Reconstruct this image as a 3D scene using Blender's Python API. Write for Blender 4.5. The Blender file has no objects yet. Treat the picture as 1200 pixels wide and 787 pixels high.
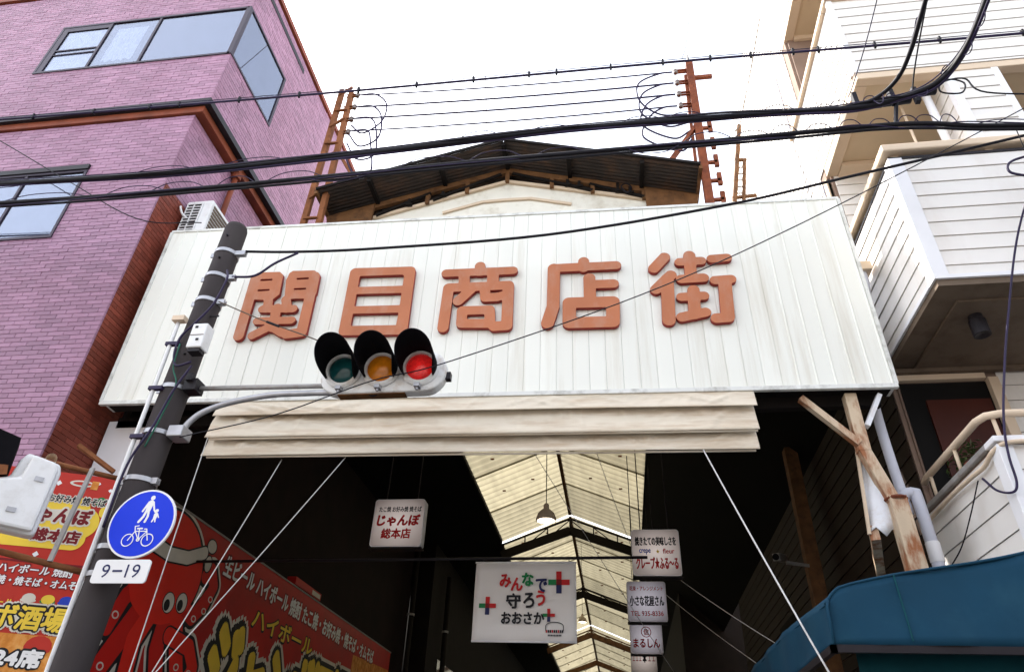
import bpy, math, random
import numpy as np
from mathutils import Matrix, Vector
random.seed(7)
SC = bpy.context.scene
COL = SC.collection
R = math.radians

# ------------------------------------------------------------------ camera
cam_d = bpy.data.cameras.new('camera')
cam_d.sensor_width = 36.0
cam_d.lens = 814.2 / 1200 * 36
cam_d.clip_start = 0.05
cam_d.clip_end = 600
cam = bpy.data.objects.new('camera', cam_d)
COL.objects.link(cam)
pitch, yaw, roll = R(34.35), R(9.26), R(2.63)
c_, s_ = math.cos(yaw), math.sin(yaw)
rt = Vector((c_, s_, 0)); fh = Vector((-s_, c_, 0)); up = Vector((0, 0, 1))
fw = fh * math.cos(pitch) + up * math.sin(pitch)
uc = -fh * math.sin(pitch) + up * math.cos(pitch)
cr_, sr_ = math.cos(roll), math.sin(roll)
cx_ = rt * cr_ + uc * sr_
cy_ = uc * cr_ - rt * sr_
cam.matrix_world = Matrix(((cx_.x, cy_.x, -fw.x, 0), (cx_.y, cy_.y, -fw.y, 0), (cx_.z, cy_.z, -fw.z, 1.6), (0, 0, 0, 1)))
SC.camera = cam

# ------------------------------------------------------------------ sky, sun, exposure
SUN_EL = R(54)
SUN_DIR = Vector((-0.90, 0.43, 0)).normalized() * math.cos(SUN_EL) + Vector((0, 0, math.sin(SUN_EL)))
world = bpy.data.worlds.new('World')
SC.world = world
world.use_nodes = True
wn = world.node_tree
sky = wn.nodes.new('ShaderNodeTexSky')
sky.sky_type = 'NISHITA'
sky.sun_disc = False
sky.sun_elevation = SUN_EL
sky.sun_rotation = math.atan2(SUN_DIR.x, SUN_DIR.y)
sky.air_density = 1.0
sky.dust_density = 1.6
sky.ozone_density = 1.2
hsv = wn.nodes.new('ShaderNodeHueSaturation')
hsv.inputs['Saturation'].default_value = 0.36
wn.links.new(sky.outputs[0], hsv.inputs['Color'])
wn.links.new(hsv.outputs[0], wn.nodes['Background'].inputs[0])
wn.nodes['Background'].inputs[1].default_value = 0.15
sun_d = bpy.data.lights.new('sun', 'SUN')
sun_d.energy = 3.0
sun_d.angle = R(0.6)
sun_d.color = (1.0, 0.95, 0.87)
sun = bpy.data.objects.new('sun', sun_d)
COL.objects.link(sun)
sun.location = SUN_DIR * 60
sun.rotation_euler = (-SUN_DIR).to_track_quat('-Z', 'Y').to_euler()
SC.view_settings.view_transform = 'Standard'
SC.view_settings.look = 'None'
SC.view_settings.gamma = 1.0
SC.view_settings.use_curve_mapping = False
SC.view_settings.exposure = 2.1
SC.cycles.max_bounces = 8
SC.cycles.transparent_max_bounces = 12

# ------------------------------------------------------------------ materials
MATS = {}
def mat(name, col, rough=0.6, var=0.12, scale=3.0, metal=0.0, bump=0.0, bscale=60.0, dirt=None, dirt_amt=0.0, dscale=1.5,
        stretch=(1, 1, 1), per_piece=0.0, emit=None, emit_s=0.0, spec=0.2, coat=0.0, dcut=(0.48, 0.7)):
    m = bpy.data.materials.new(name)
    m.use_nodes = True
    nt = m.node_tree
    N, L = nt.nodes, nt.links
    b = N['Principled BSDF']
    b.inputs['Roughness'].default_value = rough
    b.inputs['Metallic'].default_value = metal
    b.inputs['Specular IOR Level'].default_value = spec
    b.inputs['Coat Weight'].default_value = coat
    b.inputs['Coat Roughness'].default_value = 0.15
    geo = N.new('ShaderNodeNewGeometry')
    mp = N.new('ShaderNodeMapping'); mp.inputs['Scale'].default_value = stretch
    L.new(geo.outputs['Position'], mp.inputs['Vector'])
    nz = N.new('ShaderNodeTexNoise'); nz.inputs['Scale'].default_value = scale; nz.inputs['Detail'].default_value = 6
    L.new(mp.outputs[0], nz.inputs['Vector'])
    mr = N.new('ShaderNodeMapRange')
    mr.inputs['From Min'].default_value = 0.3; mr.inputs['From Max'].default_value = 0.7
    mr.inputs['To Min'].default_value = 1 - var; mr.inputs['To Max'].default_value = 1 + var
    L.new(nz.outputs['Fac'], mr.inputs['Value'])
    fac = mr.outputs[0]
    if per_piece:
        oi = N.new('ShaderNodeObjectInfo')
        ad = N.new('ShaderNodeMath'); ad.operation = 'ADD'
        L.new(oi.outputs['Random'], ad.inputs[0]); L.new(geo.outputs['Random Per Island'], ad.inputs[1])
        fr = N.new('ShaderNodeMath'); fr.operation = 'FRACT'; L.new(ad.outputs[0], fr.inputs[0])
        m2 = N.new('ShaderNodeMapRange'); m2.inputs['To Min'].default_value = 1 - per_piece; m2.inputs['To Max'].default_value = 1 + per_piece
        L.new(fr.outputs[0], m2.inputs['Value'])
        mu = N.new('ShaderNodeMath'); mu.operation = 'MULTIPLY'
        L.new(fac, mu.inputs[0]); L.new(m2.outputs[0], mu.inputs[1]); fac = mu.outputs[0]
    sc = N.new('ShaderNodeVectorMath'); sc.operation = 'SCALE'
    sc.inputs[0].default_value = col
    L.new(fac, sc.inputs['Scale'])
    out = sc.outputs[0]
    if dirt is not None:
        n2 = N.new('ShaderNodeTexNoise'); n2.inputs['Scale'].default_value = dscale; n2.inputs['Detail'].default_value = 8
        n2.inputs['Roughness'].default_value = 0.65
        L.new(mp.outputs[0], n2.inputs['Vector'])
        m3 = N.new('ShaderNodeMapRange'); m3.inputs['From Min'].default_value = dcut[0]; m3.inputs['From Max'].default_value = dcut[1]
        m3.inputs['To Max'].default_value = dirt_amt
        L.new(n2.outputs['Fac'], m3.inputs['Value'])
        mx = N.new('ShaderNodeMix'); mx.data_type = 'RGBA'
        L.new(m3.outputs[0], mx.inputs['Factor']); L.new(out, mx.inputs['A'])
        mx.inputs['B'].default_value = (*dirt, 1)
        out = mx.outputs['Result']
    L.new(out, b.inputs['Base Color'])
    if bump:
        n4 = N.new('ShaderNodeTexNoise'); n4.inputs['Scale'].default_value = bscale; n4.inputs['Detail'].default_value = 4
        L.new(geo.outputs['Position'], n4.inputs['Vector'])
        bp = N.new('ShaderNodeBump'); bp.inputs['Strength'].default_value = bump; bp.inputs['Distance'].default_value = 0.01
        L.new(n4.outputs['Fac'], bp.inputs['Height']); L.new(bp.outputs[0], b.inputs['Normal'])
    if emit is not None:
        b.inputs['Emission Color'].default_value = (*emit, 1)
        b.inputs['Emission Strength'].default_value = emit_s
    MATS[name] = m
    return m

mat('brick', (0.325, 0.178, 0.262), 0.45, 0.10, 1.1, per_piece=0.17, bump=0.15, bscale=90, dirt=(0.27, 0.13, 0.20), dirt_amt=0.5, dscale=1.6, stretch=(1, 1, 0.35))
mat('brick_shaded', (0.20, 0.046, 0.028), 0.55, 0.15, 1.5, per_piece=0.2, bump=0.15, bscale=90)  # shade beside the sign put into a darker, redder brick colour
mat('mortar', (0.175, 0.10, 0.14), 0.9, 0.1)
mat('red_trim', (0.20, 0.05, 0.024), 0.55, 0.2, 4, dirt=(0.06, 0.03, 0.02), dirt_amt=0.5)
mat('black_trim', (0.018, 0.015, 0.018), 0.45, 0.2)
mat('window_frame', (0.045, 0.035, 0.05), 0.4, 0.1, metal=0.3)
mat('glass', (0.36, 0.40, 0.52), 0.05, 0.06, 1.2, metal=0.85, spec=0.9)
mat('curtain', (0.6, 0.6, 0.62), 0.85, 0.2, 8)
mat('panel_white', (0.80, 0.795, 0.725), 0.42, 0.03, 1.0, dirt=(0.46, 0.38, 0.26), dirt_amt=0.5, dscale=2.4, stretch=(1.8, 1.8, 0.10), per_piece=0.025, dcut=(0.55, 0.80))
mat('sign_edge', (0.72, 0.72, 0.68), 0.5, 0.06, dirt=(0.2, 0.18, 0.15), dirt_amt=0.6, dscale=5)
mat('letter', (0.46, 0.165, 0.08), 0.6, 0.10, 2.5, dirt=(0.47, 0.25, 0.17), dirt_amt=0.6, dscale=3.5, dcut=(0.5, 0.68), stretch=(1, 1, 0.5), bump=0.1, bscale=40)
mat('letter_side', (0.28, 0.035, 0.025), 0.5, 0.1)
mat('canvas', (0.70, 0.62, 0.50), 0.85, 0.06, 1.2, dirt=(0.43, 0.29, 0.17), dirt_amt=0.7, dscale=1.6, stretch=(0.7, 1, 5.5), dcut=(0.45, 0.72))
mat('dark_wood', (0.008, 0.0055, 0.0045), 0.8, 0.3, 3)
mat('shade_sheet', (0.011, 0.005, 0.0045), 0.85, 0.35, 2)  # near-black tone carrying the gloom under the arcade
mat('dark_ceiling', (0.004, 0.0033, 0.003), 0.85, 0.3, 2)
mat('brown_wood', (0.16, 0.075, 0.03), 0.75, 0.3, 5, dirt=(0.05, 0.025, 0.015), dirt_amt=0.7, dscale=6)
mat('corrugated_brown', (0.045, 0.035, 0.03), 0.6, 0.25, 2, dirt=(0.16, 0.07, 0.03), dirt_amt=0.4, dscale=3)
mat('rust', (0.22, 0.085, 0.035), 0.85, 0.25, 5, dirt=(0.13, 0.045, 0.02), dirt_amt=0.85, dscale=7, bump=0.3, bscale=60)
mat('rust_red', (0.19, 0.055, 0.025), 0.85, 0.25, 6, dirt=(0.10, 0.03, 0.02), dirt_amt=0.8, dscale=7, bump=0.3, bscale=60)
mat('old_cream_paint', (0.56, 0.44, 0.31), 0.6, 0.08, 5, dirt=(0.30, 0.105, 0.04), dirt_amt=0.95, dscale=6, stretch=(1, 1, 0.35), bump=0.2, dcut=(0.45, 0.6))
mat('gable_white', (0.78, 0.75, 0.66), 0.6, 0.04, dirt=(0.35, 0.27, 0.16), dirt_amt=0.6, dscale=2.5, dcut=(0.5, 0.75))
mat('concrete_pole', (0.052, 0.044, 0.045), 0.9, 0.18, 3, dirt=(0.05, 0.045, 0.042), dirt_amt=0.6, dscale=3, bump=0.25, bscale=120, stretch=(1, 1, 0.4))
mat('galvanised', (0.42, 0.42, 0.44), 0.45, 0.12, 9, metal=0.6)
mat('grey_steel', (0.33, 0.32, 0.31), 0.55, 0.12, 6, metal=0.3, dirt=(0.2, 0.12, 0.07), dirt_amt=0.35, dscale=9)
mat('cable_black', (0.006, 0.005, 0.009), 0.65, 0.2, 5, spec=0.25)
mat('cable_purple', (0.020, 0.012, 0.045), 0.6, 0.2, 5, spec=0.3)
mat('cable_brown', (0.13, 0.10, 0.075), 0.7, 0.2, 5)
mat('cable_green', (0.02, 0.11, 0.07), 0.6, 0.2, 5)
mat('rope_white', (0.55, 0.54, 0.52), 0.8, 0.1, 20)
mat('insulator', (0.20, 0.17, 0.16), 0.3, 0.2, 5)
mat('white_plastic', (0.78, 0.78, 0.78), 0.4, 0.03, 3, dirt=(0.45, 0.42, 0.38), dirt_amt=0.35, dscale=6)
mat('signal_white', (0.74, 0.74, 0.73), 0.42, 0.04, 4, dirt=(0.36, 0.25, 0.15), dirt_amt=0.6, dscale=6, dcut=(0.5, 0.7))
mat('visor_black', (0.004, 0.0035, 0.005), 0.8, 0.2, spec=0.1)
mat('lens_green', (0.006, 0.06, 0.062), 0.18, 0.3, 8, coat=0.5)
mat('lens_amber', (0.62, 0.19, 0.008), 0.18, 0.25, 12, coat=0.5)
mat('lens_red', (0.30, 0.005, 0.006), 0.2, 0.5, 22, emit=(1.0, 0.025, 0.022), emit_s=0.13, coat=0.5)
mat('lamp_lit', (1, 0.9, 0.7), 0.3, 0.0, emit=(1.0, 0.86, 0.62), emit_s=3.0)
mat('sign_blue', (0.001, 0.034, 0.66), 0.4, 0.03)
mat('paint_white', (0.82, 0.82, 0.82), 0.45, 0.02)
mat('print_black', (0.012, 0.012, 0.016), 0.5, 0.1)
mat('print_navy', (0.02, 0.025, 0.10), 0.5, 0.1)
mat('print_blue', (0.02, 0.05, 0.42), 0.5, 0.1)
mat('print_red', (0.52, 0.018, 0.02), 0.5, 0.1)
mat('print_green', (0.01, 0.20, 0.06), 0.5, 0.1)
mat('print_yellow', (0.84, 0.60, 0.06), 0.5, 0.08)
mat('print_orange', (0.62, 0.22, 0.03), 0.5, 0.3, 9, dirt=(0.7, 0.42, 0.14), dirt_amt=0.8, dscale=9)
mat('print_purple', (0.16, 0.06, 0.42), 0.5, 0.1)
mat('print_maroon', (0.17, 0.008, 0.012), 0.5, 0.1)
mat('print_cream', (0.66, 0.62, 0.54), 0.5, 0.1)
mat('board_red', (0.50, 0.014, 0.011), 0.38, 0.10, 1.2, dirt=(0.24, 0.012, 0.012), dirt_amt=0.5, dscale=1.0)
mat('octopus_red', (0.78, 0.024, 0.013), 0.38, 0.08, 1.5)
mat('octopus_dark', (0.58, 0.014, 0.010), 0.4, 0.08, 1.5)
mat('poster_red', (0.48, 0.03, 0.018), 0.45, 0.06, 2)
mat('banner_white', (0.80, 0.77, 0.745), 0.8, 0.02, emit=None)
mat('siding', (0.78, 0.745, 0.70), 0.5, 0.03, 1.2, dirt=(0.55, 0.47, 0.40), dirt_amt=0.3, dscale=2, stretch=(1, 1, 0.3), per_piece=0.025)
mat('siding_gap', (0.24, 0.165, 0.125), 0.8, 0.1)
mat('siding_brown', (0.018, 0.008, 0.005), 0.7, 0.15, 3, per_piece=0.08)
mat('trim_white', (0.80, 0.79, 0.80), 0.45, 0.03)
mat('trim_beige', (0.66, 0.52, 0.38), 0.55, 0.05, 2)
mat('soffit_beige', (0.60, 0.47, 0.32), 0.65, 0.05, 2)
mat('soffit_grey', (0.15, 0.11, 0.078), 0.7, 0.1, 2, dirt=(0.07, 0.045, 0.03), dirt_amt=0.6, dscale=3)
mat('door_red', (0.05, 0.011, 0.006), 0.5, 0.2, 2)
mat('pvc_pipe', (0.58, 0.59, 0.66), 0.45, 0.06, 4)
mat('torn_sheet', (0.72, 0.73, 0.76), 0.4, 0.06, 4, dirt=(0.45, 0.35, 0.25), dirt_amt=0.5, dscale=5)
mat('awning_blue', (0.005, 0.042, 0.080), 0.8, 0.12, 1.8, dirt=(0.013, 0.064, 0.105), dirt_amt=0.6, dscale=2.2, bump=0.1, bscale=200)
mat('awning_teal', (0.004, 0.055, 0.07), 0.85, 0.15, 2)
mat('leaf', (0.06, 0.10, 0.03), 0.6, 0.3, 20)
mat('asphalt', (0.05, 0.05, 0.052), 0.9, 0.15, 6)
mat('pavement', (0.15, 0.145, 0.14), 0.85, 0.1, 4)
mat('ground', (0.14, 0.13, 0.12), 0.9, 0.1, 1)
mat('far_wall', (0.72, 0.70, 0.66), 0.8, 0.05, 1)
mat('road_paint', (0.78, 0.78, 0.76), 0.7, 0.1, 8)

def lit_lens():
    """red lens over a bulb: brightest before the filament, with moulded prisms"""
    m = MATS['lens_red']; N, L = m.node_tree.nodes, m.node_tree.links
    b = N['Principled BSDF']
    geo = N.new('ShaderNodeNewGeometry')
    ds = N.new('ShaderNodeVectorMath'); ds.operation = 'DISTANCE'; ds.inputs[1].default_value = (-1.845, 5.70, 5.215)
    L.new(geo.outputs['Position'], ds.inputs[0])
    mr = N.new('ShaderNodeMapRange'); mr.inputs['From Min'].default_value = 0.0; mr.inputs['From Max'].default_value = 0.17
    mr.inputs['To Min'].default_value = 0.15; mr.inputs['To Max'].default_value = 0.035
    L.new(ds.outputs['Value'], mr.inputs['Value'])
    vo = N.new('ShaderNodeTexVoronoi'); vo.inputs['Scale'].default_value = 75
    L.new(geo.outputs['Position'], vo.inputs['Vector'])
    m2 = N.new('ShaderNodeMapRange'); m2.inputs['From Max'].default_value = 0.7; m2.inputs['To Min'].default_value = 1.25; m2.inputs['To Max'].default_value = 0.6
    L.new(vo.outputs['Distance'], m2.inputs['Value'])
    mu = N.new('ShaderNodeMath'); mu.operation = 'MULTIPLY'; L.new(mr.outputs[0], mu.inputs[0]); L.new(m2.outputs[0], mu.inputs[1])
    L.new(mu.outputs[0], b.inputs['Emission Strength'])
lit_lens()
def window_glass():
    m = bpy.data.materials.new('window_glass'); m.use_nodes = True
    N, L = m.node_tree.nodes, m.node_tree.links
    N.remove(N['Principled BSDF'])
    t = N.new('ShaderNodeBsdfTransparent'); t.inputs[0].default_value = (0.75, 0.78, 0.85, 1)
    g = N.new('ShaderNodeBsdfGlossy'); g.inputs['Roughness'].default_value = 0.03; g.inputs['Color'].default_value = (0.85, 0.9, 1.0, 1)
    mx = N.new('ShaderNodeMixShader'); mx.inputs[0].default_value = 0.20
    L.new(t.outputs[0], mx.inputs[1]); L.new(g.outputs[0], mx.inputs[2])
    L.new(mx.outputs[0], N['Material Output'].inputs['Surface'])
    MATS['window_glass'] = m
window_glass()
mat('dim_room', (0.07, 0.065, 0.09), 0.9, 0.3, 1.5)

def light_face(name, col, s):
    """acrylic face of a box sign: the tube behind it lights the middle more than the rim"""
    m = mat(name, col, 0.4, 0.02, emit=col, emit_s=s)
    N, L = m.node_tree.nodes, m.node_tree.links
    tc = N.new('ShaderNodeTexCoord')
    ds = N.new('ShaderNodeVectorMath'); ds.operation = 'DISTANCE'; ds.inputs[1].default_value = (0.5, 0.5, 0.5)
    mp = N.new('ShaderNodeMapping'); mp.inputs['Scale'].default_value = (1, 0, 1); mp.inputs['Location'].default_value = (0, 0.5, 0)
    L.new(tc.outputs['Generated'], mp.inputs['Vector']); L.new(mp.outputs[0], ds.inputs[0])
    mr = N.new('ShaderNodeMapRange'); mr.inputs['From Max'].default_value = 0.62
    mr.inputs['To Min'].default_value = s * 1.7; mr.inputs['To Max'].default_value = s * 0.25
    L.new(ds.outputs['Value'], mr.inputs['Value'])
    L.new(mr.outputs[0], N['Principled BSDF'].inputs['Emission Strength'])
light_face('lit_face', (0.60, 0.52, 0.49), 0.10)
light_face('lit_face_cool', (0.54, 0.51, 0.58), 0.10)

def translucent(name, col, tr):
    m = bpy.data.materials.new(name); m.use_nodes = True
    N, L = m.node_tree.nodes, m.node_tree.links
    N.remove(N['Principled BSDF'])
    geo = N.new('ShaderNodeNewGeometry')
    mp = N.new('ShaderNodeMapping'); mp.inputs['Scale'].default_value = (2.5, 0.35, 1)
    L.new(geo.outputs['Position'], mp.inputs['Vector'])
    nz = N.new('ShaderNodeTexNoise'); nz.inputs['Scale'].default_value = 1.6; nz.inputs['Detail'].default_value = 8
    L.new(mp.outputs[0], nz.inputs['Vector'])
    mr = N.new('ShaderNodeMapRange'); mr.inputs['From Min'].default_value = 0.35; mr.inputs['From Max'].default_value = 0.7
    mr.inputs['To Min'].default_value = 1.03; mr.inputs['To Max'].default_value = 0.80
    L.new(nz.outputs['Fac'], mr.inputs['Value'])
    # rib shading of the corrugation put into the sheet colour as bands
    sx = N.new('ShaderNodeSeparateXYZ'); L.new(geo.outputs['Position'], sx.inputs[0])
    mm = N.new('ShaderNodeMath'); mm.operation = 'MULTIPLY'; mm.inputs[1].default_value = 2 * math.pi / 0.37
    L.new(sx.outputs['Y'], mm.inputs[0])
    sn = N.new('ShaderNodeMath'); sn.operation = 'SINE'; L.new(mm.outputs[0], sn.inputs[0])
    m5 = N.new('ShaderNodeMapRange'); m5.inputs['From Min'].default_value = -1; m5.inputs['To Min'].default_value = 0.62; m5.inputs['To Max'].default_value = 1.05
    L.new(sn.outputs[0], m5.inputs['Value'])
    mq = N.new('ShaderNodeMath'); mq.operation = 'MULTIPLY'; L.new(mr.outputs[0], mq.inputs[0]); L.new(m5.outputs[0], mq.inputs[1])
    sc = N.new('ShaderNodeVectorMath'); sc.operation = 'SCALE'; sc.inputs[0].default_value = col
    L.new(mq.outputs[0], sc.inputs['Scale'])
    d = N.new('ShaderNodeBsdfDiffuse'); t = N.new('ShaderNodeBsdfTranslucent')
    L.new(sc.outputs[0], d.inputs['Color']); L.new(sc.outputs[0], t.inputs['Color'])
    mx = N.new('ShaderNodeMixShader'); mx.inputs[0].default_value = tr
    L.new(d.outputs[0], mx.inputs[1]); L.new(t.outputs[0], mx.inputs[2])
    L.new(mx.outputs[0], N['Material Output'].inputs['Surface'])
    MATS[name] = m
translucent('roof_sheet', (0.44, 0.39, 0.265), 0.30)

def brick_wall_mat():
    m = bpy.data.materials.new('far_brick'); m.use_nodes = True
    N, L = m.node_tree.nodes, m.node_tree.links
    b = N['Principled BSDF']; b.inputs['Roughness'].default_value = 0.5; b.inputs['Specular IOR Level'].default_value = 0.2
    geo = N.new('ShaderNodeNewGeometry')
    sp = N.new('ShaderNodeSeparateXYZ'); L.new(geo.outputs['Position'], sp.inputs[0])
    cb = N.new('ShaderNodeCombineXYZ')
    L.new(sp.outputs['Y'], cb.inputs['X']); L.new(sp.outputs['Z'], cb.inputs['Y'])
    bt = N.new('ShaderNodeTexBrick')
    bt.inputs['Scale'].default_value = 1.0
    bt.inputs['Brick Width'].default_value = 0.24; bt.inputs['Row Height'].default_value = 0.072
    bt.inputs['Mortar Size'].default_value = 0.005
    bt.inputs['Color1'].default_value = (0.35, 0.195, 0.28, 1); bt.inputs['Color2'].default_value = (0.32, 0.178, 0.26, 1)
    bt.inputs['Mortar'].default_value = (0.20, 0.115, 0.16, 1)
    L.new(cb.outputs[0], bt.inputs['Vector']); L.new(bt.outputs['Color'], b.inputs['Base Color'])
    MATS['far_brick'] = m
brick_wall_mat()

# ------------------------------------------------------------------ mesh helpers
class MB:
    def __init__(self):
        self.v = []; self.f = []; self.mi = []
    def add(self, vs, fs, mi=0):
        n = len(self.v)
        self.v += [tuple(p) for p in vs]
        self.f += [tuple(i + n for i in f) for f in fs]
        self.mi += [mi] * len(fs)
        return self
    def box(self, x0, x1, y0, y1, z0, z1, mi=0):
        vs = [(x, y, z) for z in (z0, z1) for y in (y0, y1) for x in (x0, x1)]
        return self.add(vs, [(0, 2, 3, 1), (4, 5, 7, 6), (0, 1, 5, 4), (2, 6, 7, 3), (0, 4, 6, 2), (1, 3, 7, 5)], mi)
    def bar(self, a, b, w, h=None, upv=(0, 0, 1), mi=0):
        a, b = Vector(a), Vector(b); h = h or w
        d = (b - a).normalized(); u = Vector(upv)
        if abs(d.dot(u)) > 0.98: u = Vector((0, 1, 0))
        s = d.cross(u).normalized() * w / 2; t = s.cross(d).normalized() * h / 2
        vs = [p + i * s + j * t for p in (a, b) for i, j in ((-1, -1), (1, -1), (1, 1), (-1, 1))]
        return self.add(vs, [(3, 2, 1, 0), (4, 5, 6, 7), (0, 1, 5, 4), (1, 2, 6, 5), (2, 3, 7, 6), (3, 0, 4, 7)], mi)
    def tube(self, pts, r, n=8, mi=0, r2=None):
        pts = [Vector(p) for p in pts]
        N = len(pts); vs = []; fs = []
        prev = None
        for i, p in enumerate(pts):
            d = (pts[min(i + 1, N - 1)] - pts[max(i - 1, 0)])
            d = d.normalized() if d.length > 1e-9 else Vector((0, 0, 1))
            if prev is None:
                u = Vector((0, 0, 1)) if abs(d.z) < 0.9 else Vector((1, 0, 0))
                s = d.cross(u).normalized()
            else:
                s = (prev - d * prev.dot(d)).normalized()
            prev = s; t = d.cross(s)
            rr = r if r2 is None else r + (r2 - r) * i / max(1, N - 1)
            for k in range(n):
                a = 2 * math.pi * k / n
                vs.append(p + (s * math.cos(a) + t * math.sin(a)) * rr)
        for i in range(N - 1):
            for k in range(n):
                k2 = (k + 1) % n
                fs.append((i * n + k, i * n + k2, (i + 1) * n + k2, (i + 1) * n + k))
        fs.append(tuple(range(n - 1, -1, -1))); fs.append(tuple((N - 1) * n + k for k in range(n)))
        return self.add(vs, fs, mi)
    def prism(self, poly, origin, ux, uy, depth, mi=0):
        """poly in 2d laid out on ux, uy from origin, extruded along depth vector"""
        o, ux, uy, dv = Vector(origin), Vector(ux), Vector(uy), Vector(depth)
        n = len(poly)
        a = [o + ux * p[0] + uy * p[1] for p in poly]
        vs = a + [p + dv for p in a]
        fs = [tuple(range(n)), tuple(range(2 * n - 1, n - 1, -1))]
        fs += [(i, i + n, (i + 1) % n + n, (i + 1) % n) for i in range(n)]
        return self.add(vs, fs, mi)
    def lathe(self, prof, origin, axis=(0, 0, 1), n=20, mi=0, a0=0.0, a1=2 * math.pi):
        """prof: list of (radius, along axis)"""
        o, ax = Vector(origin), Vector(axis).normalized()
        u = Vector((0, 0, 1)) if abs(ax.z) < 0.9 else Vector((1, 0, 0))
        s = ax.cross(u).normalized(); t = s.cross(ax)
        full = abs(a1 - a0 - 2 * math.pi) < 1e-6
        m = n if full else n + 1
        vs = []
        for r, h in prof:
            for k in range(m):
                a = a0 + (a1 - a0) * k / n
                vs.append(o + ax * h + (s * math.sin(a) + t * math.cos(a)) * r)
        fs = []
        for i in range(len(prof) - 1):
            for k in range(n):
                k2 = (k + 1) % m
                fs.append((i * m + k, i * m + k2, (i + 1) * m + k2, (i + 1) * m + k))
        return self.add(vs, fs, mi)
    def build(self, name, material, parent=None, smooth=False, bevel=0.0):
        me = bpy.data.meshes.new(name)
        me.from_pydata(self.v, [], self.f)
        ms = material if isinstance(material, (list, tuple)) else [material]
        for m in ms: me.materials.append(MATS[m])
        if len(ms) > 1: me.polygons.foreach_set('material_index', self.mi)
        if smooth: me.polygons.foreach_set('use_smooth', [True] * len(me.polygons))
        me.update()
        o = bpy.data.objects.new(name, me)
        COL.objects.link(o)
        adopt(o, parent)
        if bevel:
            b = o.modifiers.new('bevel', 'BEVEL'); b.width = bevel; b.segments = 2; b.limit_method = 'ANGLE'
        return o

BASE = {}
def root_of(o):
    while o.parent is not None: o = o.parent
    return o
def adopt(o, parent):
    if parent is None: return
    o.parent = parent
    if parent.type == 'EMPTY':
        o.matrix_parent_inverse = Matrix.Translation(-Vector(BASE[parent.name]))

def tag(o, label=None, cat=None, group=None, kind=None):
    if label: o['label'] = label
    if cat: o['category'] = cat
    if group: o['group'] = group
    if kind: o['kind'] = kind
    return o
def thing(name, label, cat, loc=(0, 0, 0), group=None):
    e = bpy.data.objects.new(name, None)
    e.empty_display_size = 0.2
    COL.objects.link(e)
    e.location = loc
    BASE[e.name] = tuple(loc)
    return tag(e, label, cat, group)
def box(name, m, parent, x0, x1, y0, y1, z0, z1, bevel=0.0):
    return MB().box(x0, x1, y0, y1, z0, z1).build(name, m, parent, bevel=bevel)

def crom(pts, n=8):
    """smooth curve through the points"""
    P = [Vector(p) for p in pts]
    P = [P[0] * 2 - P[1]] + P + [P[-1] * 2 - P[-2]]
    out = []
    for i in range(1, len(P) - 2):
        for k in range(n):
            t = k / n
            a, b, c, d = P[i - 1], P[i], P[i + 1], P[i + 2]
            out.append(0.5 * ((2 * b) + (c - a) * t + (2 * a - 5 * b + 4 * c - d) * t * t + (3 * b - a - 3 * c + d) * t ** 3))
    out.append(P[-2])
    return out
def sag(a, b, s, n=14):
    a, b = Vector(a), Vector(b)
    return [a.lerp(b, i / n) - Vector((0, 0, s * 4 * (i / n) * (1 - i / n))) for i in range(n + 1)]

# text that becomes a flat printed mesh
def text_mesh(body, bold=0.0, ext=0.0):
    cu = bpy.data.curves.new('lettering', 'FONT')
    cu.body = body; cu.size = 1.0; cu.offset = bold; cu.extrude = ext
    cu.resolution_u = 3
    cu.align_x = 'LEFT'
    o = bpy.data.objects.new('lettering', cu)
    COL.objects.link(o)
    dg = bpy.context.evaluated_depsgraph_get()
    me = bpy.data.meshes.new_from_object(o.evaluated_get(dg))
    bpy.data.objects.remove(o)
    bpy.data.curves.remove(cu)
    return me
def lettering(body, parent, m, origin, ux, uy, w, h, bold=0.012, shear=0.0, off=0.0, name='lettering', rot=0.0):
    """fit the words into a w x h box whose lower left corner is origin, on the plane ux, uy"""
    me = text_mesh(body)
    n = len(me.vertices)
    co = np.empty(n * 3); me.vertices.foreach_get('co', co); co = co.reshape(-1, 3)
    lo, hi = co[:, :2].min(0), co[:, :2].max(0)
    q = (co[:, :2] - lo) / (hi - lo)
    g = bold * h
    x = g + q[:, 0] * (w - 2 * g) + q[:, 1] * h * shear; y = g + q[:, 1] * (h - 2 * g)
    if rot:
        c, s = math.cos(rot), math.sin(rot)
        x, y = x * c - y * s, x * s + y * c
    ux, uy = np.array(Vector(ux).normalized()), np.array(Vector(uy).normalized())
    nn = np.cross(ux, uy)
    faces = [tuple(f.vertices) for f in me.polygons]
    bpy.data.meshes.remove(me)
    mb = MB()
    sh = [(0, 0)]
    if bold >= 0.008:
        for q_, k in (((1.0, 6),) if bold < 0.05 else ((0.5, 8), (1.0, 14))):
            sh += [(g * q_ * math.cos(2 * math.pi * i / k), g * q_ * math.sin(2 * math.pi * i / k)) for i in range(k)]
    for i, (dx, dy) in enumerate(sh):     # strokes thickened by stacking shifted copies a hair apart
        P = np.array(origin)[None] + (x + dx)[:, None] * ux + (y + dy)[:, None] * uy + nn * (off + 0.00005 * i)
        mb.add(P.tolist(), faces)
    return mb.build(name, m, parent)
def flat(poly, parent, m, origin, ux, uy, off=0.0, name='print', th=0.0015):
    ux, uy = Vector(ux).normalized(), Vector(uy).normalized()
    nn = ux.cross(uy)
    return MB().prism(poly, Vector(origin) + nn * off, ux, uy, -nn * th).build(name, m, parent)
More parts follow.
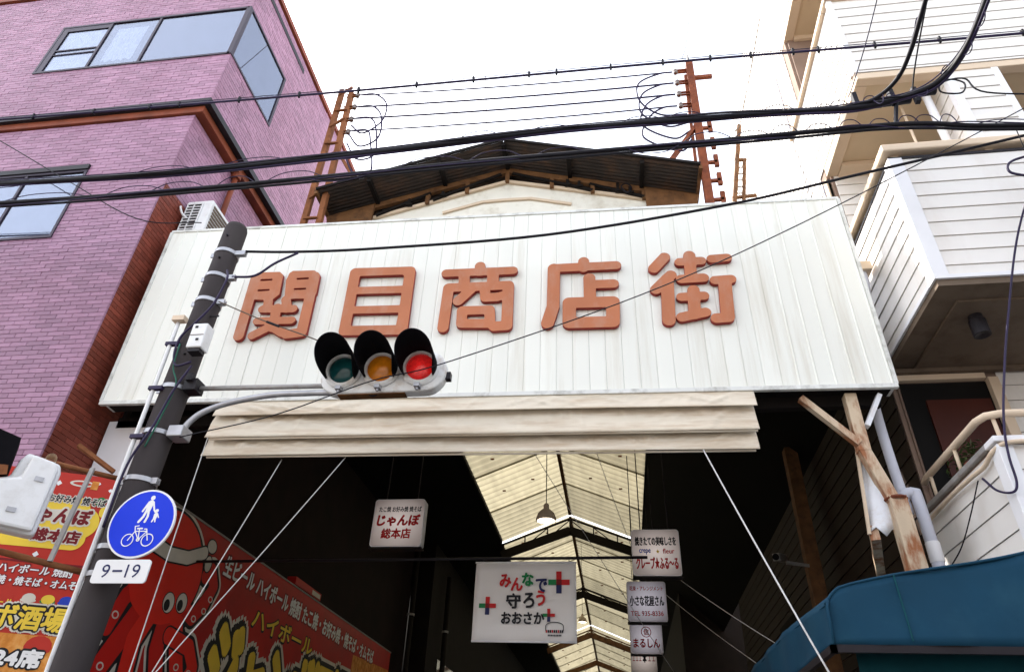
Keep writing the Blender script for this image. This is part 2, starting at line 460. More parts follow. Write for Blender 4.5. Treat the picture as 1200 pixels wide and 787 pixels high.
def disc_poly(cx, cy, rx, ry=None, n=28, a0=0):
    ry = ry or rx
    return [(cx + rx * math.cos(a0 + 2 * math.pi * i / n), cy + ry * math.sin(a0 + 2 * math.pi * i / n)) for i in range(n)]
def rrect(x0, x1, y0, y1, r, n=5):
    out = []
    for cx, cy, a in ((x1 - r, y0 + r, -90), (x1 - r, y1 - r, 0), (x0 + r, y1 - r, 90), (x0 + r, y0 + r, 180)):
        for i in range(n + 1):
            t = R(a + 90 * i / n); out.append((cx + r * math.cos(t), cy + r * math.sin(t)))
    return out
def stroke_poly(pts, w):
    """flat ribbon with round ends around a polyline, as convex capsules"""
    out = []
    for a, b in zip(pts[:-1], pts[1:]):
        ang = math.atan2(b[1] - a[1], b[0] - a[0]); p = []
        for i in range(9): t = ang - math.pi / 2 + math.pi * i / 8; p.append((b[0] + w / 2 * math.cos(t), b[1] + w / 2 * math.sin(t)))
        for i in range(9): t = ang + math.pi / 2 + math.pi * i / 8; p.append((a[0] + w / 2 * math.cos(t), a[1] + w / 2 * math.sin(t)))
        out.append(p)
    return out

# outline of a union of round strokes and polygons (minus cut-outs), traced to loops
def sd_seg(X, Y, a, b):
    ax, ay = a; dx, dy = b[0] - ax, b[1] - ay
    t = np.clip(((X - ax) * dx + (Y - ay) * dy) / max(dx * dx + dy * dy, 1e-12), 0, 1)
    return np.hypot(X - ax - t * dx, Y - ay - t * dy)
def sd_poly(X, Y, P):
    d = np.full(X.shape, 1e9); ins = np.zeros(X.shape, bool)
    for a, b in zip(P, P[1:] + P[:1]):
        d = np.minimum(d, sd_seg(X, Y, a, b))
        with np.errstate(divide='ignore', invalid='ignore'):
            hit = ((a[1] > Y) != (b[1] > Y)) & (X < (b[0] - a[0]) * (Y - a[1]) / (b[1] - a[1] + 1e-15) + a[0])
        ins ^= hit
    return np.where(ins, -d, d)
def trace(elems, step=0.012, grow=0.0):
    pts = [p for e in elems for p in e[-1]]
    m = 0.2 + grow
    x0, x1 = min(p[0] for p in pts) - m, max(p[0] for p in pts) + m
    y0, y1 = min(p[1] for p in pts) - m, max(p[1] for p in pts) + m
    xs, ys = np.arange(x0, x1, step), np.arange(y0, y1, step)
    X, Y = np.meshgrid(xs, ys)
    D = np.full(X.shape, 1e9)
    for e in elems:
        if e[0] == 'c':
            for a, b in zip(e[2][:-1], e[2][1:]): D = np.minimum(D, sd_seg(X, Y, a, b) - e[1])
        elif e[0] == 'p': D = np.minimum(D, sd_poly(X, Y, list(e[1])))
    D = D - grow
    for e in elems:
        if e[0] == 's': D = np.maximum(D, -sd_poly(X, Y, list(e[1])) + grow * 0.5)
    D = np.where(np.abs(D) < 1e-7, 1e-7, D)
    S = D < 0
    seg = {}
    def pt(i, j, k, l):
        a, b = D[i, j], D[k, l]; t = a / (a - b)
        return (i, j, k, l), (xs[j] + (xs[l] - xs[j]) * t, ys[i] + (ys[k] - ys[i]) * t)
    pos = {}
    H, W = S.shape
    act = (S[:-1, :-1] ^ S[:-1, 1:]) | (S[:-1, :-1] ^ S[1:, :-1]) | (S[:-1, :-1] ^ S[1:, 1:])
    for i, j in zip(*np.nonzero(act)):
        q = [S[i, j], S[i, j + 1], S[i + 1, j + 1], S[i + 1, j]]
        e = [(i, j, i, j + 1), (i, j + 1, i + 1, j + 1), (i + 1, j, i + 1, j + 1), (i, j, i + 1, j)]
        cr = [k for k in range(4) if q[k] != q[(k + 1) % 4]]
        prs = [(cr[0], cr[1])] if len(cr) == 2 else [(cr[0], cr[1]), (cr[2], cr[3])]
        for a, b in prs:
            for k in (a, b):
                key, p = pt(*e[k]); pos[key] = p
            seg.setdefault(e[a], []).append(e[b]); seg.setdefault(e[b], []).append(e[a])
    loops = []; seen = set()
    for k in list(seg):
        if k in seen: continue
        lp = [k]; seen.add(k); cur = k
        while True:
            nx = [n for n in seg[cur] if n not in seen]
            if not nx: break
            cur = nx[0]; seen.add(cur); lp.append(cur)
        if len(lp) < 6: continue
        P = [pos[q] for q in lp]
        # drop nearly collinear points
        out = []
        for a, b, c in zip(P[-1:] + P[:-1], P, P[1:] + P[:1]):
            ar = abs((b[0] - a[0]) * (c[1] - a[1]) - (b[1] - a[1]) * (c[0] - a[0]))
            if ar > 0.02 * step * step or len(out) == 0: out.append(b)
        loops.append(out)
    return loops
def slab(name, loops, mats, parent, origin, ux, uy, depth, bevel=0.0):
    """filled outline of the given loops, standing proud of the plane by depth"""
    cu = bpy.data.curves.new(name, 'CURVE'); cu.dimensions = '2D'; cu.fill_mode = 'BOTH'
    cu.extrude = depth / 2; cu.bevel_depth = bevel; cu.bevel_resolution = 1; cu.offset = -bevel
    for lp in loops:
        sp = cu.splines.new('POLY'); sp.points.add(len(lp) - 1); sp.use_cyclic_u = True
        for q, p in zip(sp.points, lp): q.co = (p[0], p[1], 0, 1)
    o = bpy.data.objects.new(name, cu); COL.objects.link(o)
    me = bpy.data.meshes.new_from_object(o.evaluated_get(bpy.context.evaluated_depsgraph_get()))
    bpy.data.objects.remove(o); bpy.data.curves.remove(cu)
    ux, uy = Vector(ux).normalized(), Vector(uy).normalized(); nn = ux.cross(uy)
    M = Matrix(((ux.x, uy.x, nn.x, 0), (ux.y, uy.y, nn.y, 0), (ux.z, uy.z, nn.z, 0), (0, 0, 0, 1)))
    M.translation = Vector(origin) + nn * depth / 2
    me.transform(M)
    me.materials.clear()
    mats = [mats] if isinstance(mats, str) else mats
    for m in mats: me.materials.append(MATS[m])
    if len(mats) > 1:
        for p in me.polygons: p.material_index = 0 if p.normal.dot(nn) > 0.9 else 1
    me.update()
    ob = bpy.data.objects.new(name, me); COL.objects.link(ob); adopt(ob, parent)
    return ob

# ================================================================== setting
def struct(name, m, x0, x1, y0, y1, z0, z1):
    o = MB().box(x0, x1, y0, y1, z0, z1).build(name, m); o['kind'] = 'structure'; return o
struct('ground', 'ground', -150, 150, -100, 200, -0.3, -0.02)
struct('road', 'asphalt', -150, 150, -3.6, 4.2, -0.1, 0.0)
struct('pavement', 'pavement', -150, 150, 4.35, 110, -0.1, 0.12)
struct('kerb', 'pavement', -150, 150, 4.2, 4.347, -0.1, 0.14)
struct('pavement_opposite', 'pavement', -150, 150, -7, -3.6, -0.1, 0.12)
for i, y in enumerate((-3.35, 3.95)):
    struct('road_edge_line', 'road_paint', -100, 100, y - 0.07, y + 0.07, 0.0, 0.004)

# unseen houses added behind the viewer to hold back low sky light
for k, (x0, x1, y0, h, m_, lb) in enumerate(((-26, -9, -7.4, 9.5, 'soffit_beige', 'unseen beige house added opposite the brick building to block low sky'), (-8.6, 4, -7.2, 8.5, 'far_wall', 'unseen pale house added opposite the arcade to block low sky'), (4.4, 24, -7.5, 10.5, 'soffit_grey', 'unseen grey house added opposite the sided house to block low sky'))):
    t = thing('blocker_house', lb, 'building', ((x0 + x1) / 2, y0, 0), 'unseen houses added across the road')
    box('wall', m_, t, x0, x1, y0 - 8, y0, 0, h)
    for i in range(int((x1 - x0) / 3)):
        for z in (1.0, 4.2, 7.0):
            if z + 1.5 < h: box('window', 'glass', t, x0 + 0.8 + 3 * i, x0 + 2.4 + 3 * i, y0, y0 + 0.03, z, z + 1.5)

# ================================================================== left brick building
bb = thing('brick_building', 'mauve brick building with overhanging upper storey and wrap-around corner window', 'building', (-11, 6.7, 0))
box('wall', 'mortar', bb, -17, -6.682, 6.732, 14, 0, 11.05)
box('side_wall', 'far_brick', bb, -6.682, -6.655, 9.62, 14, 0, 11.05)
box('upper_wall', 'mortar', bb, -17, -6.432, 6.632, 14, 11.27, 15.33)
box('upper_side_wall', 'far_brick', bb, -6.432, -6.405, 10.03, 14, 11.27, 15.33)
box('cornice', 'red_trim', bb, -17, -6.50, 6.655, 14.05, 11.06, 11.25, bevel=0.01)
box('soffit_edge', 'black_trim', bb, -17, -6.385, 6.585, 14.1, 11.20, 11.32)
box('roof_edge', 'red_trim', bb, -17, -6.36, 6.56, 14.1, 15.335, 15.46)
box('roof_slab', 'dark_wood', bb, -16.9, -6.5, 6.7, 14, 15.46, 15.5)
box('wall_slot', 'black_trim', bb, -6.44, -6.392, 6.9, 8.7, 14.97, 15.09)
PH, PL, JT = 0.072, 0.24, 0.005
LB, LH = PL - JT, PH - JT
brick_front = MB().box(0, LB, 0, 0.032, 0, LH)
brick_side = MB().box(-0.032, 0, 0, LB, 0, LH)
def share(mb, name, m):
    o = mb.build(name, m); me = o.data; bpy.data.objects.remove(o); return me
# a narrow brick face with a small chamfer so each one catches the light
def brick_mesh(axis):
    c = 0.003
    m = MB()
    if axis == 'f':
        vs = [(0, .03, 0), (LB, .03, 0), (LB, .03, LH), (0, .03, LH), (0, c, 0), (LB, c, 0), (LB, c, LH), (0, c, LH), (c, 0, c), (LB - c, 0, c), (LB - c, 0, LH - c), (c, 0, LH - c)]
    else:
        vs = [(-.03, 0, 0), (-.03, LB, 0), (-.03, LB, LH), (-.03, 0, LH), (-c, 0, 0), (-c, LB, 0), (-c, LB, LH), (-c, 0, LH), (0, c, c), (0, LB - c, c), (0, LB - c, LH - c), (0, c, LH - c)]
    fs = [(0, 1, 5, 4), (1, 2, 6, 5), (2, 3, 7, 6), (3, 0, 4, 7), (4, 5, 9, 8), (5, 6, 10, 9), (6, 7, 11, 10), (7, 4, 8, 11), (8, 9, 10, 11)]
    m.add(vs, fs); return m
bf, bs = brick_mesh('f'), brick_mesh('s')
bf_me, bs_me, br_me = share(bf, 'brick', 'brick'), share(bs, 'brick', 'brick'), share(bs, 'brick', 'brick_shaded')
def shaded_return(f, p): return f == 's' and p[0] < -6.5 and p[1] < 7.9 and p[2] < 9.42  # stretch of the same side wall whose shade is painted in brick colour
WIN_F = [(-10.32, -6.3, 12.60, 14.05)]
WIN_L = [(-17, -8.15, 8.43, 9.90)]
cut = []
spots = []
def course(face, z0, z1, a0, a1, fixed, holes):
    n = int((z1 - z0) / PH)
    for r in range(n):
        z = z0 + r * PH
        a = (a1 - LB if face == 'f' else a0) - (0 if r % 2 else PL / 2) * (1 if face == 'f' else 0)
        k = 0
        x = a if face == 'f' else a0 + (0 if r % 2 else -PL / 2)
        while (x > a0) if face == 'f' else (x < a1):
            if face == 'f' or x >= a0 - 0.01:
                iv = [(x, x + LB)]
                for h0, h1, b0, b1 in holes:
                    if b0 < z + LH / 2 < b1:
                        iv = [q for s0, s1 in iv for q in ((s0, min(s1, h0)), (max(s0, h1), s1)) if q[1] - q[0] > 0.015]
                if len(iv) == 1 and iv[0] == (x, x + LB):
                    spots.append((face, (x, fixed, z) if face == 'f' else (fixed, x, z)))
                else:
                    for s0, s1 in iv: cut.append((face, s0, s1, fixed, z))
            x += -PL if face == 'f' else PL
course('f', 3.2, 11.05, -11.6, -6.652, 6.70, WIN_L)
course('f', 11.33, 15.33, -12.8, -6.402, 6.60, WIN_F)
course('s', 3.2, 11.05, 6.735, 9.6, -6.652, [])
course('s', 11.33, 15.33, 6.635, 10.0, -6.402, [(6.5, 8.19, 12.60, 14.05), (6.92, 8.68, 14.98, 15.08)])
camp = Vector((0, 0, 1.6))
def in_view(p):
    q = Vector(p) - camp
    x, y, z = q.dot(cx_), q.dot(cy_), q.dot(fw)
    return z > 0 and abs(x / z) < 0.76 and abs(y / z) < 0.5
def rank(s):
    f, p = s
    q = Vector(p) - camp
    n = Vector((0, -1, 0)) if f == 'f' else Vector((1, 0, 0))
    hid = f == 's' and p[1] > 7.0 and p[2] < 8.9
    return -(abs(q.normalized().dot(n)) / q.length_squared) if in_view(p) and not hid and p[2] > 4.2 else 1e3
spots.sort(key=rank)
halves = []
for face, z0, z1, c, fixed in (('f', 3.2, 11.05, -6.652, 6.70), ('f', 11.33, 15.33, -6.402, 6.60), ('s', 3.2, 11.05, 6.735, -6.652), ('s', 11.33, 15.33, 6.635, -6.402)):
    for r in range(int((z1 - z0) / PH)):
        if r % 2 == 0: halves.append((face, c, fixed, z0 + r * PH))
rest = MB(); rest_shaded = MB()
for i, (f, p) in enumerate(spots):
    if i < 300:
        o = bpy.data.objects.new('brick', bf_me if f == 'f' else (br_me if shaded_return(f, p) else bs_me))
        COL.objects.link(o); o.location = p; adopt(o, bb)
    else:
        j = random.uniform(-0.0025, 0.0025)
        src = bf if f == 'f' else bs
        d = (0, j, 0) if f == 'f' else (j, 0, 0)
        (rest_shaded if shaded_return(f, p) else rest).add([(v[0] + p[0] + d[0], v[1] + p[1] + d[1], v[2] + p[2]) for v in src.v], src.f)
hl = PL / 2 - JT
for face, s0, s1, fixed, z in cut:
    src = bf if face == 'f' else bs; k = (s1 - s0) / LB
    rest.add([(s0 + v[0] * k, fixed + v[1], z + v[2]) for v in src.v] if face == 'f' else [(fixed + v[0], s0 + v[1] * k, z + v[2]) for v in src.v], src.f)
for face, c, fixed, z in halves:
    src = bf if face == 'f' else bs
    k = hl / LB
    if face == 'f':
        if 12.60 < z + LH / 2 < 14.05 and c > -6.5: continue
        rest.add([(c - hl + v[0] * k, fixed + v[1], z + v[2]) for v in src.v], src.f)
    else:
        if 12.60 < z + LH / 2 < 14.05 and fixed > -6.5: continue
        (rest_shaded if shaded_return('s', (fixed, c, z)) else rest).add([(fixed + v[0], c + v[1] * k, z + v[2]) for v in src.v], src.f)
rr = rest_shaded.build('shaded_brick_courses', 'brick_shaded', bb); rr['kind'] = 'stuff'
rb = rest.build('brick_courses', 'brick', bb); rb['kind'] = 'stuff'
# half bricks at the corners
hb = MB()
for z0, z1, x, y in ((3.2, 11.05, -6.652, 6.70), (11.33, 15.33, -6.402, 6.60)):
    hb.box(x - 0.1, x - 0.004, y + 0.006, y + 0.031, z0, z1)
hb.build('corner_backing', 'mortar', bb)

def window(parent, name, cells, y, depth, fr=0.045, m='window_frame'):
    """cells: (x0, x1, z0, z1) panes on a plane y"""
    x0, x1 = min(c[0] for c in cells), max(c[1] for c in cells)
    z0, z1 = min(c[2] for c in cells), max(c[3] for c in cells)
    f = MB()
    f.box(x0 - fr, x1 + fr, y - 0.02, y + depth, z1, z1 + fr); f.box(x0 - fr, x1 + fr, y - 0.02, y + depth, z0 - fr, z0)
    f.box(x0 - fr, x0, y - 0.018, y + depth, z0, z1); f.box(x1, x1 + fr, y - 0.018, y + depth, z0, z1)
    for c in cells[:-1]: f.box(c[1] - fr / 2, c[1] + fr / 2, y - 0.016, y + depth, z0, z1)
    w = f.build(name, m, parent)
    for c in cells:
        box('pane', 'window_glass', w, c[0], c[1], y + 0.004, y + 0.008, c[2], c[3])
    box('room', 'dim_room', w, x0, x1, y + 0.0285, y + 0.0295, z0, z1)
    return w
w1 = window(bb, 'window', [(-10.30, -9.27, 12.62, 14.03), (-9.27, -8.23, 12.62, 14.03), (-8.23, -6.47, 12.62, 14.03)], 6.60, 0.08)
f = MB()
f.box(-6.47, -6.385, 6.58, 6.66, 12.575, 14.075)
f.box(-6.47, -6.385, 6.66, 8.16, 12.575, 12.62); f.box(-6.47, -6.385, 6.66, 8.16, 14.03, 14.075); f.box(-6.47, -6.385, 8.16, 8.22, 12.575, 14.075)
w2 = f.build('side_window', 'window_frame', bb)
box('pane', 'window_glass', w2, -6.408, -6.404, 6.66, 8.16, 12.62, 14.03)
box('room', 'dim_room', w2, -6.431, -6.43, 6.66, 8.16, 12.62, 14.03)
# sliding sash and curtain of the left-hand lights
sm = MB()
sm.box(-10.2, -9.3, 6.588, 6.602, 13.25, 13.28); sm.box(-10.2, -9.3, 6.588, 6.602, 13.12, 13.14); sm.box(-10.30, -10.18, 6.586, 6.602, 12.62, 14.03); sm.box(-10.18, -9.29, 6.587, 6.602, 13.9, 14.03)
sm.build('sash', 'window_frame', w1)
for x0_, x1_, z0_, z1_ in ((-9.08, -8.45, 12.80, 13.85), (-10.15, -9.32, 12.64, 13.10), (-10.15, -9.32, 13.3, 13.88)):
    cu = MB()
    nn = int((x1_ - x0_) / 0.07)
    vs = []
    for k in range(nn * 4 + 1):
        x = x0_ + (x1_ - x0_) * k / (nn * 4); d = 0.004 * math.sin(k * math.pi / 2)
        vs += [(x, 6.620 + d, z0_ + 0.03 * math.sin(k * 0.7)), (x, 6.620 + d, z1_)]
    cu.add(vs, [(2 * k, 2 * k + 2, 2 * k + 3, 2 * k + 1) for k in range(nn * 4)])
    cu.build('curtain', 'curtain', w1)
w3 = window(bb, 'window', [(-13.5, -11.4, 8.45, 9.82), (-11.4, -9.2, 8.45, 9.82), (-9.2, -8.17, 8.45, 9.82)], 6.70, 0.1)
box('lintel', 'black_trim', bb, -14, -8.12, 6.66, 6.73, 9.87, 9.97)
MB().tube([(-6.58, 8.07, 11.05), (-6.58, 8.07, 9.6)], 0.05, 10).build('drain_pipe', 'red_trim', bb, smooth=True)
MB().lathe([(0.0, 0), (0.09, 0.0), (0.09, 0.12), (0, 0.12)], (-6.58, 8.07, 10.95), n=12).build('pipe_head', 'red_trim', bb)
MB().box(-6.655, -6.62, 9.9, 10.15, 9.9, 10.0).box(-6.655, -6.60, 9.97, 10.07, 9.86, 9.9).build('wall_bracket', 'brown_wood', bb)

# air conditioner on a bracket over the end of the sign
ac = thing('air_conditioner', 'cream air conditioner outdoor unit beside brick wall above the sign end', 'air conditioner', (-6.3, 7.35, 8.75))
# the unit's grille faces the road; its body runs back along the street
box('casing', 'white_plastic', ac, -6.60, -6.16, 7.26, 8.1, 8.82, 9.56, bevel=0.015)
gm = MB()
for k in range(11): gm.box(-6.575, -6.31, 7.235, 7.25, 8.87 + k * 0.06, 8.885 + k * 0.06)
for x in (-6.575, -6.46, -6.32): gm.box(x, x + 0.012, 7.232, 7.252, 8.86, 9.50)
gm.build('grille', 'white_plastic', ac)
box('fan_opening', 'black_trim', ac, -6.57, -6.32, 7.253, 7.259, 8.87, 9.49)
sm = MB()
for k in range(10): sm.box(-6.158, -6.150, 7.32, 8.04, 8.86 + k * 0.065, 8.90 + k * 0.065)
sm.build('side_fins', 'soffit_grey', ac)
MB().bar((-6.655, 7.3, 8.79), (-6.15, 7.3, 8.79), 0.04, 0.05).bar((-6.655, 8.0, 8.79), (-6.15, 8.0, 8.79), 0.04, 0.05).build('bracket', 'galvanised', ac)
MB().tube(crom([(-6.65, 7.2, 9.4), (-6.6, 7.15, 9.32), (-6.56, 7.2, 9.22), (-6.5, 7.3, 9.2)]), 0.018, 8).build('drain_hose', 'white_plastic', ac, smooth=True)

# ================================================================== big sign
SA = R(1.45)
SX, SY = Vector((math.cos(SA), math.sin(SA), 0)), Vector((-math.sin(SA), math.cos(SA), 0))
SO = Vector((0, 7.2, 0))
def sp(u, d, z): return SO + SX * u + SY * d + Vector((0, 0, z))
U0, U1, Z0, Z1 = -6.46, 3.24, 5.69, 8.70
sg = thing('arcade_sign', 'long white metal sign board with five terracotta Japanese characters over the arcade', 'sign', tuple(sp(-1.6, 0, 5.69)))
def sbox(name, m, parent, u0, u1, d0, d1, z0, z1, bevel=0):
    mb = MB(); o = sp(u0, d0, z0)
    mb.prism([(0, 0), (u1 - u0, 0), (u1 - u0, z1 - z0), (0, z1 - z0)], o, SX, (0, 0, 1), SY * (d1 - d0))
    return mb.build(name, m, parent, bevel=bevel)
sbox('backing', 'dark_wood', sg, U0 + 0.03, U1 - 0.03, 0.03, 0.28, Z0 + 0.05, Z1 - 0.03)
n = 48; pw = (U1 - U0 - 0.06) / n
for k in range(n):
    u = U0 + 0.03 + k * pw
    wide = k < 9 or k > 41
    g = 0.0013
    m = MB()
    # shallow tray: flat face with folded edges that leave a groove at each seam
    prof = [(g, 0.028), (g, 0.004), (0.014, 0.0), (pw - 0.014, 0.0), (pw - g, 0.004), (pw - g, 0.028)]
    if wide: prof = [(0, 0.028), (0, 0.0), (pw * 0.86, 0.001), (pw * 0.90, -0.009), (pw * 0.96, -0.009), (pw - 0.0004, 0.0), (pw - 0.0004, 0.028)]
    dz = random.uniform(-0.004, 0.004)
    vs = [sp(u + a, d, Z0 + 0.05) for a, d in prof] + [sp(u + a, d, Z1 - 0.04 + dz) for a, d in prof]
    q = len(prof)
    m.add(vs, [(i, i + 1, i + 1 + q, i + q) for i in range(q - 1)] + [tuple(range(q))[::-1], tuple(range(q, 2 * q))])
    m.build('panel', 'panel_white', sg)
sbox('bottom_rail', 'sign_edge', sg, U0, U1, -0.025, 0.028, Z0, Z0 + 0.055, 0.004)
sbox('top_rail', 'sign_edge', sg, U0, U1, -0.015, 0.3, Z1 - 0.042, Z1, 0.004)
sbox('end_rail', 'sign_edge', sg, U0 - 0.01, U0 + 0.03, -0.02, 0.29, Z0 + 0.055, Z1 - 0.042)
sbox('end_rail', 'sign_edge', sg, U1 - 0.03, U1 + 0.01, -0.02, 0.29, Z0 + 0.055, Z1 - 0.042)
GLYPHS = {
 '関': [
  ('c', 0.074, [(-4.817, 6.661), (-4.835, 7.64)]),
  ('p', [(-4.885, 7.697), (-4.818, 7.748), (-4.498, 7.742), (-4.425, 7.673), (-4.41, 7.333), (-4.477, 7.254), (-4.605, 7.249), (-4.743, 7.262), (-4.864, 7.313)]),
  ('p', [(-4.306, 7.749), (-3.989, 7.741), (-3.893, 7.656), (-3.879, 7.329), (-3.937, 7.239), (-4.16, 7.25), (-4.261, 7.244), (-4.324, 7.278), (-4.373, 7.584), (-4.35, 7.712)]),
  ('c', 0.074, [(-3.968, 7.638), (-3.953, 6.687), (-4.146, 6.665)]),
  ('c', 0.063, [(-4.593, 7.096), (-4.156, 7.081)]),
  ('c', 0.060, [(-4.619, 6.897), (-4.138, 6.888)]),
  ('c', 0.066, [(-4.55, 7.268), (-4.524, 7.093)]),
  ('c', 0.066, [(-4.296, 7.246), (-4.241, 7.081)]),
  ('c', 0.070, [(-4.391, 7.107), (-4.38, 6.78)]),
  ('c', 0.066, [(-4.395, 6.81), (-4.626, 6.664)]),
  ('c', 0.066, [(-4.374, 6.79), (-4.217, 6.687)]),
  ('s', [(-4.754, 7.619), (-4.578, 7.62), (-4.574, 7.59), (-4.749, 7.586)]),
  ('s', [(-4.746, 7.435), (-4.572, 7.437), (-4.57, 7.408), (-4.743, 7.403)]),
  ('s', [(-4.222, 7.615), (-4.048, 7.617), (-4.045, 7.585), (-4.22, 7.583)]),
  ('s', [(-4.221, 7.433), (-4.046, 7.433), (-4.045, 7.403), (-4.218, 7.401)]),
 ],
 '目': [
  ('c', 0.076, [(-3.39, 7.674), (-2.611, 7.658), (-2.6, 6.674), (-3.371, 6.689), (-3.39, 7.674)]),
  ('c', 0.063, [(-3.368, 7.35), (-2.667, 7.34)]),
  ('c', 0.063, [(-3.362, 7.022), (-2.673, 7.012)]),
  ('s', [(-3.301, 7.601), (-2.699, 7.595), (-2.697, 7.424), (-3.294, 7.427)]),
  ('s', [(-3.301, 7.269), (-2.701, 7.261), (-2.697, 7.094), (-3.299, 7.091)]),
  ('s', [(-3.298, 6.939), (-2.701, 6.931), (-2.7, 6.769), (-3.298, 6.768)]),
 ],
 '商': [
  ('c', 0.073, [(-1.642, 7.691), (-1.635, 7.581)]),
  ('c', 0.066, [(-2.101, 7.589), (-1.189, 7.589)]),
  ('c', 0.076, [(-1.849, 7.53), (-1.838, 7.386)]),
  ('c', 0.079, [(-1.457, 7.531), (-1.45, 7.387)]),
  ('c', 0.074, [(-2.06, 6.687), (-2.045, 7.335), (-1.239, 7.34), (-1.235, 6.686), (-1.397, 6.68)]),
  ('c', 0.073, [(-1.734, 7.299), (-1.896, 7.107)]),
  ('c', 0.070, [(-1.552, 7.29), (-1.537, 7.146), (-1.381, 7.147), (-1.288, 7.178)]),
  ('c', 0.070, [(-1.831, 6.948), (-1.47, 6.944), (-1.453, 6.727), (-1.824, 6.742), (-1.831, 6.948)]),
  ('s', [(-1.762, 7.522), (-1.533, 7.514), (-1.535, 7.434), (-1.758, 7.431)]),
 ],
 '店': [
  ('c', 0.073, [(-0.242, 7.695), (-0.244, 7.581)]),
  ('c', 0.070, [(-0.634, 7.598), (0.18, 7.604)]),
  ('c', 0.083, [(-0.639, 7.592), (-0.647, 6.965), (-0.716, 6.704)]),
  ('c', 0.079, [(-0.174, 7.405), (-0.173, 7.04)]),
  ('c', 0.070, [(-0.146, 7.299), (0.135, 7.297)]),
  ('c', 0.086, [(-0.44, 7.01), (0.116, 7.004), (0.103, 6.693), (-0.442, 6.697), (-0.44, 7.01)]),
  ('c', 0.066, [(-0.44, 7.014), (0.117, 7.008)]),
 ],
 '街': [
  ('c', 0.076, [(0.819, 7.708), (0.671, 7.523)]),
  ('c', 0.076, [(0.874, 7.4), (0.669, 7.174)]),
  ('c', 0.083, [(0.823, 7.337), (0.789, 6.687)]),
  ('c', 0.078, [(1.142, 7.718), (1.127, 7.351)]),
  ('c', 0.066, [(1.006, 7.613), (1.282, 7.62)]),
  ('c', 0.070, [(1.004, 7.328), (1.28, 7.335)]),
  ('c', 0.076, [(1.135, 7.145), (1.109, 6.761)]),
  ('c', 0.066, [(0.976, 7.038), (1.253, 7.046)]),
  ('c', 0.070, [(0.952, 6.726), (1.242, 6.789)]),
  ('c', 0.066, [(1.421, 7.645), (1.613, 7.654)]),
  ('c', 0.068, [(1.42, 7.287), (1.617, 7.296)]),
  ('c', 0.083, [(1.537, 7.271), (1.502, 6.708)]),
  ('c', 0.073, [(1.365, 6.692), (1.505, 6.699)]),
 ],
}
for ch, el in GLYPHS.items():
    slab('letter', trace(el, 0.011), ['letter', 'letter_side'], sg, SO - SY * 0.012, SX, (0, 0, 1), 0.05, 0.003)
# the canvas patch where a piece of the first character has faded
# ---------------- rolled canvas blinds under the sign
def blind(name, u0, u1, z0, z1, d, seed, flare):
    """one pleat: cloth falling forward to a lip, with diagonal drag creases"""
    rnd = random.Random(seed)
    nu, nz = 420, 10
    creases = [(rnd.uniform(0, 1), rnd.uniform(-0.10, 0.10), rnd.uniform(0.004, 0.010), rnd.uniform(0.006, 0.016)) for _ in range(26)]
    creases += [(rnd.uniform(0, 1), rnd.uniform(-0.05, 0.05), rnd.uniform(0.0022, 0.005), rnd.uniform(-0.006, 0.008)) for _ in range(60)]
    creases += [(0.02, 0.10, 0.012, 0.022), (0.05, 0.16, 0.012, 0.025), (0.10, 0.18, 0.015, 0.02), (0.97, -0.06, 0.008, 0.02)]
    ph = [rnd.uniform(0, 6.28) for _ in range(4)]
    vs = []
    for j in range(nz + 1):
        t = j / nz
        for i in range(nu + 1):
            s = i / nu
            h = 0.006 * math.sin(8 * s + ph[0]) + 0.004 * math.sin(21 * s + ph[1])
            for c, sl, wd, am in creases:
                q = (s - c - sl * (1 - t)) / wd
                if abs(q) < 3: h += am * math.exp(-q * q)
            z = z0 + (z1 - z0) * t + 0.004 * math.sin(6 * s + ph[2]) * (1 - t)
            vs.append(sp(u0 + (u1 - u0) * s, d - flare * (1 - t) ** 1.3 - h * math.sin(math.pi * min(1, max(0.04, 1.05 * (1 - t)))), z))
    nn = nu + 1
    fs = [(j * nn + i, j * nn + i + 1, (j + 1) * nn + i + 1, (j + 1) * nn + i) for j in range(nz) for i in range(nu)]
    o = MB().add(vs, fs).build(name, 'canvas', va, smooth=True)
    so = o.modifiers.new('solid', 'SOLIDIFY'); so.thickness = 0.006; so.offset = 1
    return o
va = thing('canvas_blind', 'cream canvas blind hanging in three pleats under the sign board', 'awning', tuple(sp(-1.6, 0.05, 4.96)))
for k, (z0, z1, d, fl) in enumerate(((5.475, 5.69, 0.00, 0.06), (5.175, 5.60, 0.06, 0.12), (4.97, 5.30, 0.09, 0.09))):
    blind('pleat', -4.83 - 0.015 * k, 1.66 - 0.02 * k, z0, z1, d, 3 + k, fl)
MB().tube([sp(-4.80, -0.035, 5.172), sp(1.62, -0.035, 5.172)], 0.014, 8).build('roller_bar', 'canvas', va, smooth=True)
MB().tube([sp(-4.80, 0.035, 4.965), sp(1.58, 0.035, 4.965)], 0.014, 8).build('hem_bar', 'canvas', va, smooth=True)
for u in (-4.85, -2.7, -0.5, 1.6):
    sbox('hanger', 'grey_steel', va, u, u + 0.03, 0.17, 0.19, 5.1, 5.69)

